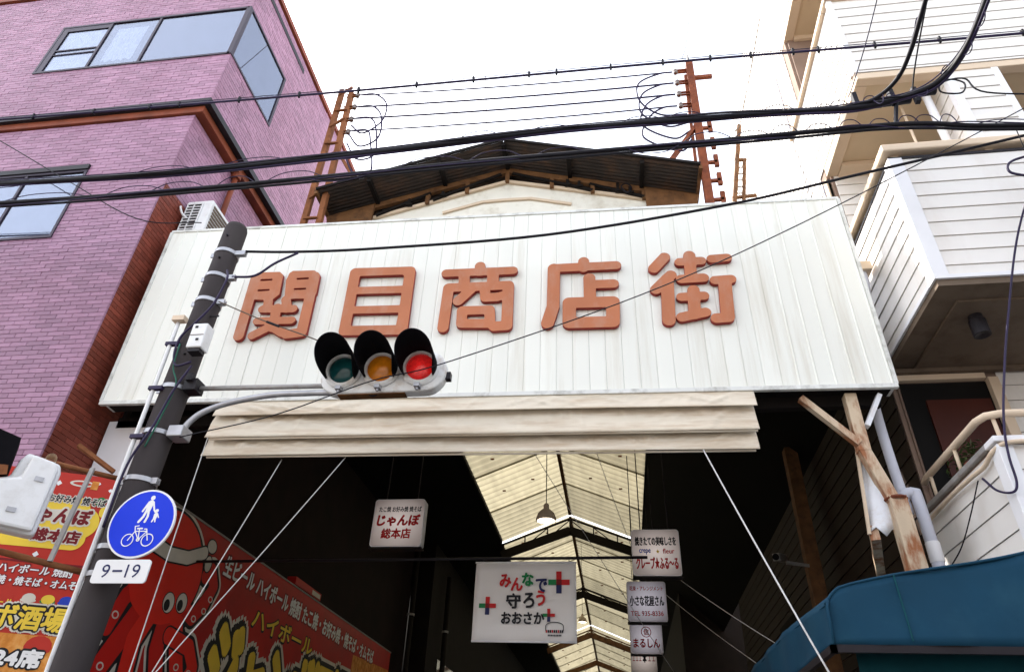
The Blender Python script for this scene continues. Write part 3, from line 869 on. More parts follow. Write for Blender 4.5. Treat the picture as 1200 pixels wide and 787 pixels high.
# ================================================================== arcade: roofs, gable, walls
ar = thing('arcade_roof', 'gabled arcade roof with brown corrugated canopy and translucent sheets inside', 'roof', (-1.58, 8, 0))
RX, RZ = -1.59, 11.14     # ridge
def slope_sheet(name, m, x0, z0, x1, z1, y0, y1, pitchw, amp, parent, along='y', th=0.012):
    """corrugated sheet from ridge (x0,z0) to eave (x1,z1); ribs run down the slope or along the street"""
    L = math.hypot(x1 - x0, z1 - z0); nx, nz_ = -(z1 - z0) / L, (x1 - x0) / L
    if nz_ < 0: nx, nz_ = -nx, -nz_
    vs = []; fs = []
    if along == 'slope':      # waves vary with y
        n = int((y1 - y0) / pitchw * 6)
        for i in range(n + 1):
            y = y0 + (y1 - y0) * i / n; h = amp * math.sin(2 * math.pi * (y - y0) / pitchw)
            for x, z in ((x0, z0), (x1, z1)): vs.append((x + nx * h, y, z + nz_ * h))
    else:                      # waves vary down the slope
        n = int(L / pitchw * 6)
        for i in range(n + 1):
            t = i / n; h = amp * math.sin(2 * math.pi * t * L / pitchw)
            for y in (y0, y1): vs.append((x0 + (x1 - x0) * t + nx * h, y, z0 + (z1 - z0) * t + nz_ * h))
    for i in range(n): fs.append((2 * i, 2 * i + 1, 2 * i + 3, 2 * i + 2))
    return MB().add(vs, fs).build(name, m, parent, smooth=True)
ELX, ELZ, ERX, ERZ = -4.80, 10.26, 1.62, 10.16
slope_sheet('canopy_sheet', 'corrugated_brown', RX, RZ, ELX, ELZ, 7.86, 10.4, 0.076, 0.014, ar, 'slope')
slope_sheet('canopy_sheet', 'corrugated_brown', RX, RZ, ERX, ERZ, 7.86, 10.4, 0.076, 0.014, ar, 'slope')
def along(x):   # roof height over x
    return RZ + (ELZ - RZ) * (RX - x) / (RX - ELX) if x < RX else RZ + (ERZ - RZ) * (x - RX) / (ERX - RX)
# battens and fascia of the canopy
for ex, ez in ((ELX, ELZ), (ERX, ERZ)):
    MB().bar((RX, 7.84, RZ + 0.02), (ex, 7.84, ez + 0.02), 0.03, 0.05).build('verge_board', 'dark_wood', ar)
    MB().bar((RX, 8.47, RZ - 0.10), (ex, 8.47, ez - 0.10), 0.07, 0.11).build('rafter', 'brown_wood', ar)
    MB().bar((ex, 7.86, ez - 0.02), (ex, 10.4, ez - 0.02), 0.05, 0.09).build('eave_board', 'brown_wood', ar)
for x in (ELX + 0.9, ELX + 2.1, RX, ERX - 0.9, ERX - 2.1):
    MB().bar((x, 7.88, along(x) - 0.05), (x, 10.3, along(x) - 0.05), 0.07, 0.08).build('purlin', 'dark_wood', ar)
# lattice between the canopy and the white gable
GW = 8.52
def gab(x): return 10.78 - 0.28 * abs(x - RX) 
for x in (-4.05, -3.0, -2.3, RX, -0.8, -0.1, 0.75):
    MB().bar((x, 8.46, gab(x) - 0.02), (x, 8.46, along(x) - 0.12), 0.07, 0.06).build('gable_post', 'brown_wood', ar)
for a, b in ((-3.9, -2.95), (-2.9, -1.7), (-0.1, -1.5), (0.75, -0.15)):
    MB().bar((a, 8.44, gab(a) + 0.02), (b, 8.44, along(b) - 0.16), 0.035, 0.05).build('gable_brace', 'dark_wood', ar)
for sgn, ex in ((-1, ELX), (1, ERX)):
    x0, x1 = ex, ex - sgn * 0.85
    m = MB().prism([(x0, along(x0) - 0.1), (x1, along(x1) - 0.1), (x1, along(x0) - 0.55), (x0 - sgn * 0.12, along(x0) - 0.6)], (0, 8.4, 0), (1, 0, 0), (0, 0, 1), (0, 0.05, 0))
    m.build('gable_cheek', 'brown_wood', ar)
gp = [(-4.75, gab(-4.75)), (-4.75, 8.6), (1.55, 8.6), (1.55, gab(1.55)), (RX, 10.78)]
MB().prism(gp, (0, GW, 0), (1, 0, 0), (0, 0, 1), (0, 0.06, 0)).build('gable_wall', 'gable_white', ar)
for s, ex in ((-1, -4.78), (1, 1.58)):
    MB().bar((RX, GW - 0.03, 10.80), (ex, GW - 0.03, gab(ex) + 0.02), 0.05, 0.06).build('gable_trim', 'trim_beige', ar)
    xe = RX + s * 1.12
    MB().bar((RX, GW - 0.02, 10.36), (RX + s * 0.42, GW - 0.02, 10.35), 0.035, 0.05).bar((RX + s * 0.42, GW - 0.02, 10.35), (xe, GW - 0.02, 10.15), 0.035, 0.05).build('gable_moulding', 'trim_beige', ar)
# small gear on the gable ledge
for x in (-3.35, -2.75, -0.55, -0.35, 0.3, 0.5):
    h = random.uniform(0.08, 0.2)
    MB().box(x, x + 0.05, 8.40, 8.44, gab(x) + 0.04, gab(x) + 0.04 + h).box(x - 0.02, x + 0.09, 8.39, 8.45, gab(x) + 0.03, gab(x) + 0.06).build('clamp', 'dark_wood', ar)
MB().tube(crom([(0.45, 8.40, 10.25), (0.38, 8.38, 10.36), (0.47, 8.38, 10.42), (0.55, 8.39, 10.33), (0.48, 8.39, 10.22), (0.40, 8.4, 10.3)]), 0.012, 6).build('cable_coil', 'cable_black', ar)

# translucent main roof in three lengths, sky showing at the steps
HWL, HWR = -4.02, 0.96
secs = ((10.4, 24.4, 0.0), (24.55, 41.6, 0.10), (41.75, 78, 0.20))
MRZ = 10.62
for y0, y1, drop in secs:
    for ex in (HWL, HWR):
        ez = 9.62 - drop
        nS = int((y1 - y0) / 2.35)
        for k in range(nS):
            a, b = y0 + (y1 - y0) * k / nS, y0 + (y1 - y0) * (k + 1) / nS
            o = 0.01 * (k % 2)
            slope_sheet('roof_sheet', 'roof_sheet', -1.56, MRZ - drop + o, ex, ez + o, a, b + 0.06, 0.37, 0.042, ar, 'slope')
    MB().bar((-1.56, y0, MRZ - drop - 0.06), (-1.56, y1, MRZ - drop - 0.06), 0.10, 0.10).build('ridge_beam', 'brown_wood', ar)
    for ex in (HWL, HWR):
        MB().bar((ex, y0, 9.58 - drop), (ex, y1, 9.58 - drop), 0.08, 0.12).build('eave_beam', 'dark_wood', ar)
    for fx in (0.36, 0.72):
        for ex in (HWL, HWR):
            x = -1.56 + (ex + 1.56) * fx; z = MRZ - drop + (9.62 - MRZ) * fx
            for k in range(int((y1 - y0) / 2.35)):
                yy = y0 + 0.5 + 2.35 * k
                MB().box(x - 0.05, x + 0.05, yy, yy + 0.03, z - 0.09, z - 0.05).build('hook_bolt', 'rust', ar)
for i, y in enumerate((15.7, 24.5, 33.2, 42.0, 50.6, 59)):
    d = 0.0 if y < 30 else (0.16 if y < 43 else 0.32)
    m = MB()
    for ex in (HWL, HWR):
        m.bar((-1.56, y, 9.98), (ex, y, 9.10), 0.14, 0.28)
        m.bar((-1.56, y, 10.42 - d), (ex, y, 9.48 - d), 0.06, 0.06)
        for fx in (0.33, 0.66, 0.97):
            x = -1.56 + (ex + 1.56) * fx
            m.bar((x, y, 9.98 - 0.88 * fx), (x, y, 10.42 - d - 0.94 * fx), 0.04, 0.05)
        m.bar((-1.56 + (ex + 1.56) * .33, y, 9.7), (-1.56, y, 10.38 - d), 0.03, 0.03)
        m.bar((-1.56 + (ex + 1.56) * .66, y, 9.42), (-1.56 + (ex + 1.56) * .33, y, 10.08 - d), 0.03, 0.03)
    m.bar((-1.56, y, 9.9), (-1.56, y, 10.5 - d), 0.06, 0.07)
    m.build('truss', 'dark_wood' if i < 3 else 'brown_wood', ar)
# lean-to ceilings over the shop fronts at both sides
for side, (xa, za, xb, zb) in (('l', (HWL, 9.5, -6.66, 8.7)), ('r', (HWR, 9.5, 3.62, 7.05))):
    MB().prism([(xa, za), (xb, zb), (xb, zb + 0.08), (xa, za + 0.08)], (0, 8.58, 0), (1, 0, 0), (0, 0, 1), (0, 69, 0)).build('side_ceiling', 'dark_ceiling', ar)
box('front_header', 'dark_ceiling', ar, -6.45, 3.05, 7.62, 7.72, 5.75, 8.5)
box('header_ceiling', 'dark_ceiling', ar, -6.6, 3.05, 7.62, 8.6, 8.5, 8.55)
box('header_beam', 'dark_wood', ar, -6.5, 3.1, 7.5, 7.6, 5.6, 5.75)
box('shade_sheet', 'shade_sheet', ar, -6.65, -6.60, 7.72, 22.6, 0.13, 8.85)  # dark sheet added over the brick side wall; arcade shade as colour

# ================================================================== right-hand house
hs = thing('siding_house', 'white sided house with stacked balconies and beige soffits right of the arcade', 'building', (5.5, 8.2, 0))
HX, HY, PIT = 3.60, 6.45, 0.215
box('core', 'siding_gap', hs, 3.66, 10.5, 8.26, 22.4, 0, 17.0)
box('inner_wall', 'siding_gap', hs, HX + 0.012, 3.66, 8.3, 22.4, 0.12, 17.0)
def boards_front(x0, x1, z0, z1, y, name='siding_board', m='siding', pit=PIT, top=None):
    z = z1
    while z > z0 + 0.03:
        a = max(z0, z - pit + 0.007)
        # lapped board: lower edge proud of the upper edge
        MB().prism([(0, a), (-0.016, a), (-0.004, z), (0, z)], (x0, y, 0), (0, 1, 0), (0, 0, 1), (x1 - x0, 0, 0)).build(name, m, hs)
        z -= pit
def boards_side(y0, y1, z0, z1, x, name='siding_board', m='siding', pit=PIT):
    z = z1
    while z > z0 + 0.03:
        a = max(z0, z - pit + 0.007)
        MB().prism([(0, a), (-0.016, a), (-0.004, z), (0, z)], (x, y0, 0), (1, 0, 0), (0, 0, 1), (0, y1 - y0, 0)).build(name, m, hs)
        z -= pit
# third floor balcony
box('balcony_wall', 'siding_gap', hs, HX + 0.01, 10, HY + 0.01, HY + 0.14, 6.60, 8.46)
box('balcony_side', 'siding_gap', hs, HX + 0.01, HX + 0.14, HY + 0.14, 8.26, 6.60, 8.46)
boards_front(HX + 0.14, 10, 6.60, 8.46, HY + 0.008)
boards_side(HY + 0.14, 8.2, 6.60, 8.46, HX + 0.008)
box('corner_trim', 'trim_white', hs, HX - 0.025, HX + 0.14, HY - 0.02, HY + 0.14, 6.57, 8.47, 0.006)
box('balcony_floor_edge', 'soffit_grey', hs, HX, 10, HY + 0.003, 8.26, 6.47, 6.60)
box('balcony_edge_trim', 'trim_white', hs, HX - 0.03, 10, HY - 0.03, HY + 0.0, 6.55, 6.60)
box('balcony_edge_trim', 'trim_white', hs, HX - 0.03, HX - 0.002, HY + 0.0, 8.26, 6.55, 6.60)
box('soffit_panel', 'soffit_grey', hs, HX + 0.28, 10, HY + 0.28, 8.25, 6.44, 6.468)
box('balcony_cap', 'trim_beige', hs, HX - 0.07, 10, HY - 0.07, HY + 0.19, 8.56, 8.68, 0.02)
box('balcony_cap', 'trim_beige', hs, HX - 0.07, HX + 0.19, HY + 0.192, 8.30, 8.56, 8.68, 0.02)
m = MB()
m.box(HX - 0.01, 10, HY - 0.01, HY + 0.13, 8.462, 8.50)
m.box(HX - 0.01, HX + 0.13, HY + 0.13, 8.3, 8.462, 8.50)
m.build('cap_flashing', 'black_trim', hs)
for x in (3.66, 4.75, 5.9, 7.1): box('cap_post', 'trim_beige', hs, x, x + 0.08, HY + 0.03, HY + 0.09, 8.50, 8.56)
# ceiling lamp under the balcony
lm = MB().lathe([(0.0, 0.0), (0.075, 0.0), (0.075, 0.05), (0.09, 0.07), (0.09, 0.26), (0.078, 0.26), (0.0, 0.24)], (4.17, 7.02, 6.44), axis=(0, 0, -1), n=20)
lm.build('ceiling_lamp', 'black_trim', hs, smooth=False)
# pillar on the third floor balcony front
box('pillar', 'siding_gap', hs, 4.72, 5.36, HY + 0.03, HY + 0.5, 8.70, 10.16)
boards_front(4.80, 5.30, 8.70, 10.16, HY + 0.025)
boards_side(HY + 0.1, HY + 0.5, 8.70, 10.16, 4.715)
box('pillar_trim', 'trim_white', hs, 4.695, 4.80, HY + 0.005, HY + 0.1, 8.69, 10.16)
box('pillar_trim', 'trim_white', hs, 5.30, 5.385, HY + 0.005, HY + 0.1, 8.69, 10.16)
MB().tube([(4.55, 6.75, 10.1), (4.55, 6.75, 8.69)], 0.05, 12).build('down_pipe', 'trim_white', hs, smooth=True)
MB().tube([(4.30, 6.95, 10.1), (4.30, 6.95, 8.55)], 0.018, 8).build('down_pipe', 'trim_beige', hs, smooth=True)
# recess wall behind the third floor balcony
boards_front(3.7, 10, 6.6, 10.1, 8.25, m='siding')
box('balcony_window', 'window_frame', hs, 4.1, 5.7, 8.17, 8.24, 6.7, 8.9)
# fourth floor: soffit, beam, parapet
box('upper_soffit', 'soffit_beige', hs, HX + 0.16, 10, HY + 0.12, 8.255, 10.155, 10.2)
box('soffit_beam', 'trim_beige', hs, HX, HX + 0.165, HY + 0.14, 8.26, 10.10, 10.30, 0.01)
box('soffit_beam', 'trim_beige', hs, HX, 10, HY, HY + 0.135, 10.10, 10.22, 0.01)
box('soffit_cross_beam', 'trim_beige', hs, HX + 0.167, 10, 8.0, 8.25, 10.06, 10.153, 0.01)
box('parapet', 'siding_gap', hs, HX + 0.01, 10, HY + 0.01, HY + 0.14, 10.221, 12.0)
box('parapet_side', 'siding_gap', hs, HX + 0.01, HX + 0.14, HY + 0.14, 8.28, 10.301, 12.0)
boards_front(HX + 0.05, 10, 10.23, 12.0, HY + 0.008)
boards_side(HY + 0.05, 8.9, 10.31, 12.0, HX + 0.008, m='siding')
box('corner_trim', 'trim_white', hs, HX - 0.025, HX + 0.05, HY - 0.02, HY + 0.05, 10.225, 12.0, 0.005)
box('parapet_cap', 'trim_beige', hs, HX - 0.06, 10, HY - 0.06, HY + 0.18, 12.0, 12.10, 0.015)
box('parapet_cap', 'trim_beige', hs, HX - 0.06, HX + 0.16, HY + 0.182, 9.15, 12.0, 12.10, 0.015)
# fifth floor soffit and beam
box('upper_soffit', 'soffit_beige', hs, HX + 0.16, 10, HY + 0.12, 8.95, 13.85, 13.9)
box('soffit_beam', 'trim_beige', hs, HX, HX + 0.165, HY + 0.14, 8.95, 13.80, 14.0, 0.01)
box('soffit_beam', 'trim_beige', hs, HX, 10, HY, HY + 0.135, 13.80, 13.93, 0.01)
box('soffit_cross_beam', 'trim_beige', hs, HX + 0.167, 10, 8.2, 8.256, 13.74, 13.848)
box('upper_wall', 'siding_gap', hs, HX + 0.01, 10, HY + 0.01, 8.95, 13.935, 16.6)
boards_front(HX + 0.05, 10, 13.94, 16.6, HY + 0.008)
boards_side(HY + 0.05, 8.95, 14.0, 16.6, HX + 0.008)
# corner posts and opening of the fourth and third floor recess, side wall behind
for z0, z1 in ((8.68, 10.10), (12.10, 13.80)):
    ye = 8.30 if z0 < 10 else 8.92
    box('jamb', 'trim_beige', hs, HX - 0.012, HX + 0.05, ye, ye + 0.12, z0 - 0.1, z1)
    box('jamb_frame', 'window_frame', hs, HX - 0.018, HX + 0.03, ye + 0.121, ye + 0.17, z0 - 0.1, z1)
boards_side(8.5, 22.4, 7.1, 16.9, HX + 0.006)
# side wall under the arcade: brown boards
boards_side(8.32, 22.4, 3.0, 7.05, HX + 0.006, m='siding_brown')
box('side_window', 'dark_ceiling', hs, HX - 0.02, HX - 0.012, 15.6, 17.2, 4.2, 5.2)
# second floor: door, wall, balcony with round rail
boards_front(4.86, 10, 4.2, 6.43, 8.25, m='siding')
box('door_opening', 'dark_ceiling', hs, 3.68, 4.72, 8.235, 8.256, 4.2, 6.28)
box('door', 'door_red', hs, 3.92, 4.66, 8.20, 8.233, 4.2, 6.02)
box('door_jamb', 'trim_beige', hs, 4.70, 4.82, 8.15, 8.258, 4.2, 6.30, 0.006)
box('door_head', 'trim_beige', hs, 3.66, 4.698, 8.18, 8.258, 6.30, 6.38, 0.006)
box('eave_trim', 'soffit_grey', hs, 3.64, 10, 8.12, 8.2, 6.385, 6.438)
box('balcony_wall', 'siding_gap', hs, HX + 0.0, 10, HY + 0.04, HY + 0.17, 2.6, 4.62)
box('balcony_side', 'siding_gap', hs, HX + 0.0, HX + 0.13, HY + 0.17, 8.5, 2.6, 4.62)
boards_front(HX + 0.10, 10, 2.6, 4.60, HY + 0.038, pit=0.25)
boards_side(HY + 0.16, 8.5, 2.6, 4.60, HX - 0.002, pit=0.25)
box('corner_trim', 'trim_white', hs, HX - 0.035, HX + 0.10, HY + 0.005, HY + 0.16, 2.6, 4.60, 0.006)
box('balcony_cap', 'trim_white', hs, HX - 0.05, 10, HY - 0.01, HY + 0.2, 4.62, 4.68, 0.01)
box('balcony_cap', 'grey_steel', hs, HX - 0.05, HX + 0.15, HY + 0.202, 8.5, 4.62, 4.68, 0.01)
MB().tube([(HX, 8.2, 4.93), (HX, 8.1, 4.96), (HX, 6.72, 4.96), (HX + 0.04, 6.6, 4.96), (HX + 0.16, 6.55, 4.96), (10, 6.55, 4.96)], 0.038, 14).build('hand_rail', 'trim_beige', hs, smooth=True)
for p in ((HX, 8.0), (HX, 7.3), (HX + 0.10, 6.60), (5.0, 6.55), (6.4, 6.55)):
    MB().tube([(p[0], p[1], 4.68), (p[0], p[1], 4.94)], 0.02, 8).build('rail_post', 'trim_beige', hs, smooth=True)
# flexible conduit clipped along the balcony edge
cd = MB().tube(crom([(3.55, 8.4, 4.50), (3.54, 7.6, 4.52), (3.53, 7.0, 4.50), (3.545, 6.75, 4.50), (3.56, 6.55, 4.56), (3.68, 6.43, 4.60), (4.2, 6.43, 4.60), (6.0, 6.43, 4.6)]), 0.022, 10)
tag(cd.build('conduit', 'trim_beige', None, smooth=True), 'beige flexible conduit clipped along the lower balcony edge', 'conduit')
for k, (px, py) in enumerate(((3.72, 7.25), (3.74, 7.6))):
    pt = thing('potted_plant', ('small leafy plant behind the lower balcony rail' if k == 0 else 'sparse pale plant further back along the lower balcony rail'), 'plant', (px, py, 4.62))
    MB().lathe([(0, 0), (0.07, 0), (0.09, 0.14), (0.08, 0.14), (0, 0.12)], (px, py, 4.62), n=12).build('pot', 'rust_red', pt)
    lf = MB()
    for i in range(90 if k == 0 else 50):
        a, r, h = random.uniform(0, 6.28), random.uniform(0, 0.13), random.uniform(0.14, 0.36)
        c = Vector((px + r * math.cos(a), py + r * math.sin(a), 4.62 + h))
        d = Vector((random.uniform(-1, 1), random.uniform(-1, 1), random.uniform(-.4, .8))).normalized() * 0.04
        e = d.cross(Vector((0, 0, 1))).normalized() * 0.014
        lf.add([c - d, c + e, c + d, c - e], [(0, 1, 2, 3)])
    lf.build('foliage', 'leaf', pt)
# gutter outlet between the sign and the balcony
gt = thing('rain_gutter', 'beige gutter outlet with grey elbow pipe squeezed between sign and balcony', 'gutter', (3.45, 7.75, 6.4))
MB().box(3.34, 3.56, 7.65, 7.85, 7.72, 7.86).build('hopper', 'trim_beige', gt, bevel=0.01)
MB().tube(crom([(3.45, 7.75, 7.74), (3.45, 7.74, 7.55), (3.40, 7.70, 7.35), (3.36, 7.7, 7.1), (3.36, 7.7, 6.4)]), 0.05, 12).build('elbow_pipe', 'pvc_pipe', gt, smooth=True)

# ---------------- rusty post, braces, torn sheet and white pipes under the sign's right end
po = thing('rusty_post', 'peeling cream post with rust and white torn sheet under the sign end', 'post', (2.9, 7.4, 2.6))
MB().bar((2.74, 7.42, 5.69), (2.74, 7.42, 4.98), 0.13, 0.13).bar((2.74, 7.42, 5.0), (2.90, 7.42, 4.42), 0.12, 0.12).build('upper_post', 'old_cream_paint', po, bevel=0.008)
MB().bar((2.93, 7.42, 4.46), (2.95, 7.42, 2.6), 0.17, 0.17).build('lower_post', 'old_cream_paint', po, bevel=0.008)
m = MB().lathe([(0.105, 0), (0.12, 0.02), (0.105, 0.04)], (2.93, 7.42, 4.42), n=14); m.build('clamp_band', 'rust_red', po)
MB().lathe([(0.108, 0), (0.108, 0.09)], (2.945, 7.42, 3.86), n=4, a0=R(45), a1=R(405)).build('tape_wrap', 'paint_white', po)
tag(MB().bar((2.20, 7.40, 5.66), (2.70, 7.38, 5.06), 0.09, 0.07).build('timber_brace', 'old_cream_paint'), 'pale timber brace leaning from rusty post up to the sign', 'brace')
tag(MB().bar((3.05, 7.38, 5.66), (2.82, 7.36, 5.26), 0.08, 0.05).build('timber_brace', 'torn_sheet'), 'short white brace right of the rusty post under the sign', 'brace')
sh = MB()
nI, nJ = 10, 5; vs = []
for i in range(nI + 1):
    t = i / nI; z = 5.04 - 0.92 * t
    for j in range(nJ + 1):
        s = j / nJ
        xl = 2.71 - 0.10 * t; xr = 2.76 + 0.20 * min(1, t * 1.6) + 0.02 * math.sin(9 * t)
        vs.append((xl + (xr - xl) * s, 7.52 + 0.05 * math.sin(5 * s + 3 * t) - 0.06 * t * s, z - (0.12 * (1 - s) * math.sin(t * 3.1) if i else 0) + (0.06 * math.sin(s * 11) if i == nI else 0)))
fs = [(i * (nJ + 1) + j, i * (nJ + 1) + j + 1, (i + 1) * (nJ + 1) + j + 1, (i + 1) * (nJ + 1) + j) for i in range(nI) for j in range(nJ)]
o = sh.add(vs, fs).build('torn_sheet', 'torn_sheet', po, smooth=True); o.modifiers.new('s', 'SOLIDIFY').thickness = 0.006
MB().bar((2.70, 7.5, 5.04), (2.61, 7.5, 4.1), 0.03, 0.03).build('sheet_batten', 'trim_beige', po)
MB().bar((2.66, 7.5, 4.12), (3.0, 8.6, 4.0), 0.09, 0.16).build('timber_beam', 'old_cream_paint', po)
tag(MB().tube(crom([(3.12, 7.75, 5.85), (3.12, 7.75, 5.2), (3.15, 7.75, 4.4)]), 0.055, 14).build('drain_pipe', 'pvc_pipe', smooth=True), 'straight grey drain pipe behind the rusty post', 'pipe')
m = MB().tube(crom([(3.10, 7.72, 4.50), (3.14, 7.70, 4.60), (3.22, 7.68, 4.60), (3.25, 7.67, 4.50), (3.26, 7.67, 3.3)]), 0.062, 14)
dp = thing('bent_pipe', 'white pipe with curved top between rusty post and blue awning', 'pipe', (3.26, 7.67, 3.3))
m.build('pipe', 'pvc_pipe', dp, smooth=True)
MB().lathe([(0.066, 0), (0.07, 0.01), (0.07, 0.2), (0.066, 0.21)], (3.26, 7.67, 3.86), n=14).build('pipe_joint', 'trim_white', dp, smooth=True)

# ---------------- blue awning, bottom right
aw = thing('blue_awning', 'blue canvas awning with rounded corner in front of the shop at lower right', 'awning', (3.0, 5.6, 2.5))
def skin(rows, name, m, parent, smooth=True, th=0.006):
    n = len(rows[0]); vs = [p for r in rows for p in r]
    fs = [(i * n + j, i * n + j + 1, (i + 1) * n + j + 1, (i + 1) * n + j) for i in range(len(rows) - 1) for j in range(n - 1)]
    o = MB().add(vs, fs).build(name, m, parent, smooth=smooth)
    o.modifiers.new('s', 'SOLIDIFY').thickness = th
    return o
AY = 5.5
def top_z(x): return 3.05 + 0.19 * (x - 1.6) + 0.012 * math.sin(x * 4)
def top_y(x): return AY + 0.06
rows = []
xs = [1.50 + 0.02 * k for k in range(6)] + [1.62 + 0.1 * k for k in range(60)]
for t in range(9):
    s = t / 8
    row = []
    for x in xs:
        zc = top_z(x) - (0.10 * max(0, 1 - (x - 1.50) / 0.16) ** 2)
        z = 2.655 + (zc - 2.655) * s
        y = AY + 0.05 * s * s + 0.008 * math.sin(13 * x + 3 * s) * (1 - 0.6 * s) + 0.010 * math.sin(5 * x + 2 * s) + 0.018 * abs(math.sin((x - 1.5) * math.pi / 1.03)) * math.sin(math.pi * s)
        row.append((x, y, z))
    rows.append(row)
skin(rows, 'front_cloth', 'awning_blue', aw)
rows = []
for t in range(9):
    s = t / 8
    rows.append([(1.50 - 0.0 + 0.012 * math.sin(7 * y), y, 2.655 + (2.955 + 0.10 * min(1, max(0, (y - AY - 0.06) / 1.6)) - 2.655) * s) for y in [AY + 0.005 + 0.1 * k for k in range(42)]])
skin(rows, 'side_cloth', 'awning_blue', aw)
rows = [[(x, AY + 0.06 + 1.6 * t, top_z(x) + 0.0 + (0.10 * t) - (0.10 * max(0, 1 - (x - 1.50) / 0.16) ** 2)) for x in xs] for t in (0, .25, .5)]
skin(rows, 'top_cloth', 'awning_blue', aw)
xs2 = [x for x in xs if x < 3.5]
rows = [[(x, AY + 0.06 + 1.6 * t, top_z(x) + 0.10 * min(1, t) - (0.10 * max(0, 1 - (x - 1.50) / 0.16) ** 2)) for x in xs2] for t in (0.501, .75, 1, 1.5, 2, 2.5)]
skin(rows, 'wing_cloth', 'awning_blue', aw)
MB().tube([(1.495, AY - 0.012, 2.66), (1.495, AY - 0.012, 2.90), (1.52, AY + 0.03, 2.96)], 0.010, 8).build('corner_piping', 'awning_blue', aw, smooth=True)
pp = [(x, AY + 0.045, top_z(x) - (0.10 * max(0, 1 - (x - 1.50) / 0.16) ** 2) + 0.004) for x in xs]
MB().tube(pp, 0.011, 8).build('top_piping', 'awning_blue', aw, smooth=True)
for x in (2.02, 3.05): MB().tube([(x, AY - 0.006, 2.68), (x, AY + 0.005, 2.85), (x, AY + 0.036, top_z(x))], 0.006, 6).build('seam', 'awning_teal', aw)
MB().bar((1.47, AY + 0.02, 2.63), (8, AY + 0.02, 2.63), 0.04, 0.05).bar((1.49, AY, 2.63), (1.49, AY + 4.1, 2.63), 0.04, 0.05).build('frame_bar', 'black_trim', aw)
rows = [[(x, AY + 0.32 + 0.02 * math.sin(9 * x), z) for x in [1.72 + 0.1 * k for k in range(60)]] for z in (2.0, 2.4, 2.78)]
skin(rows, 'inner_curtain', 'awning_teal', aw)

# ---------------- inside the arcade
lw = thing('shop_block', 'dark shop fronts lining the left side under the arcade roof', 'building', (-6.4, 20, 0))
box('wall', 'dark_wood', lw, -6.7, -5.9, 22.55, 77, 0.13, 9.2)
for y in (24, 29, 34, 40, 47): box('shop_window', 'glass', lw, -5.9, -5.88, y, y + 2.6, 4.2, 5.6)
rw = thing('shop_block', 'dark shop fronts deep inside on the right under the arcade roof', 'building', (3.9, 50, 0))
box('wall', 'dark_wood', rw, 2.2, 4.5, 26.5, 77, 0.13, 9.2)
for y in (30, 36, 43): box('shop_window', 'glass', rw, 2.18, 2.2, y, y + 2.6, 4.0, 5.2)
fb = thing('pale_building', 'pale sunlit building glimpsed through the side gap at right', 'building', (9, 30, 0))
box('wall', 'far_wall', fb, 6.0, 14, 24.2, 34, 0, 12)
for z in (4.2, 6.6): box('window', 'window_frame', fb, 5.97, 6.0, 27, 28.4, z, z + 1.2)
eb = thing('end_building', 'building closing the far end of the arcade', 'building', (-1.5, 80, 0))
box('wall', 'far_wall', eb, -12, 9, 79, 84, 0, 9.2)
for x in (-5, -2, 1): box('window', 'window_frame', eb, x, x + 1.5, 78.96, 79, 4, 6)
# white board wall behind the sign's left end
tag(box('wall_board', 'trim_white', None, -6.62, -5.86, 7.50, 7.55, 4.72, 5.70), 'plain white wall board under the left end of the sign', 'board')
for k, (y, x, z0, z1, r, lb) in enumerate(((21.6, -6.25, 0.2, 8.4, 0.10, 'thick dark post on the left wall past the end of the restaurant board'), (24.0, -5.7, 0.2, 8.2, 0.09, 'far dark post on the left behind the white banner'))):
    t = thing('wall_pipe', lb, 'pipe', (x, y, z0), 'pipes on the left wall')
    MB().tube([(x, y, z0), (x, y, z1)], r, 12).build('pipe', 'dark_wood', t, smooth=True)
    for z in (2.4, 4.4, 6.4): MB().lathe([(r, 0), (r + 0.02, 0), (r + 0.02, 0.06), (r, 0.06)], (x, y, z), n=12).build('clip', 'grey_steel', t)
ip = thing('wall_post', 'rusty post along the right wall with a camera bracket', 'post', (3.25, 12.5, 0))
MB().bar((3.30, 12.45, 7.36), (3.30, 12.45, 0.12), 0.22, 0.22).build('shaft', 'brown_wood', ip)
cc = thing('security_camera', 'small grey security camera on an arm inside the right wall', 'camera', (2.9, 12.4, 5.3))
MB().bar((3.2, 12.3, 5.18), (2.82, 12.2, 5.20), 0.03, 0.05).build('arm', 'grey_steel', cc)
MB().bar((2.86, 12.5, 5.36), (2.62, 11.95, 5.22), 0.12, 0.12).build('housing', 'grey_steel', cc, bevel=0.01)
MB().lathe([(0.05, 0), (0.055, 0.03), (0, 0.03)], (2.62, 11.95, 5.22), axis=(-0.4, -0.9, -0.2), n=12).build('lens', 'visor_black', cc)
# pendant lamps
def pendant(x, y, z, label, top):
    t = thing('pendant_lamp', label, 'lamp', (x, y, z), 'pendant lamps down the arcade')
    MB().lathe([(0.155, 0.0), (0.165, 0.012), (0.16, 0.05), (0.13, 0.13), (0.07, 0.19), (0.045, 0.20), (0.045, 0.27), (0.02, 0.30), (0, 0.30)], (x, y, z), n=24).build('shade', 'trim_beige', t, smooth=True)
    MB().lathe([(0.15, 0.004), (0.12, 0.12), (0.06, 0.18), (0, 0.18)], (x, y, z), n=24).build('reflector', 'white_plastic', t, smooth=True)
    MB().lathe([(0, -0.03), (0.05, -0.01), (0.085, 0.03), (0.07, 0.08), (0, 0.1)], (x, y, z + 0.01), n=18).build('bulb', 'lamp_lit', t, smooth=True)
    MB().tube([(x, y, z + 0.29), (x, y, top)], 0.008, 6).build('cord', 'cable_black', t)
pendant(-1.07, 10.8, 5.45, 'nearest brass pendant lamp hanging lit over the arcade', 10.5)
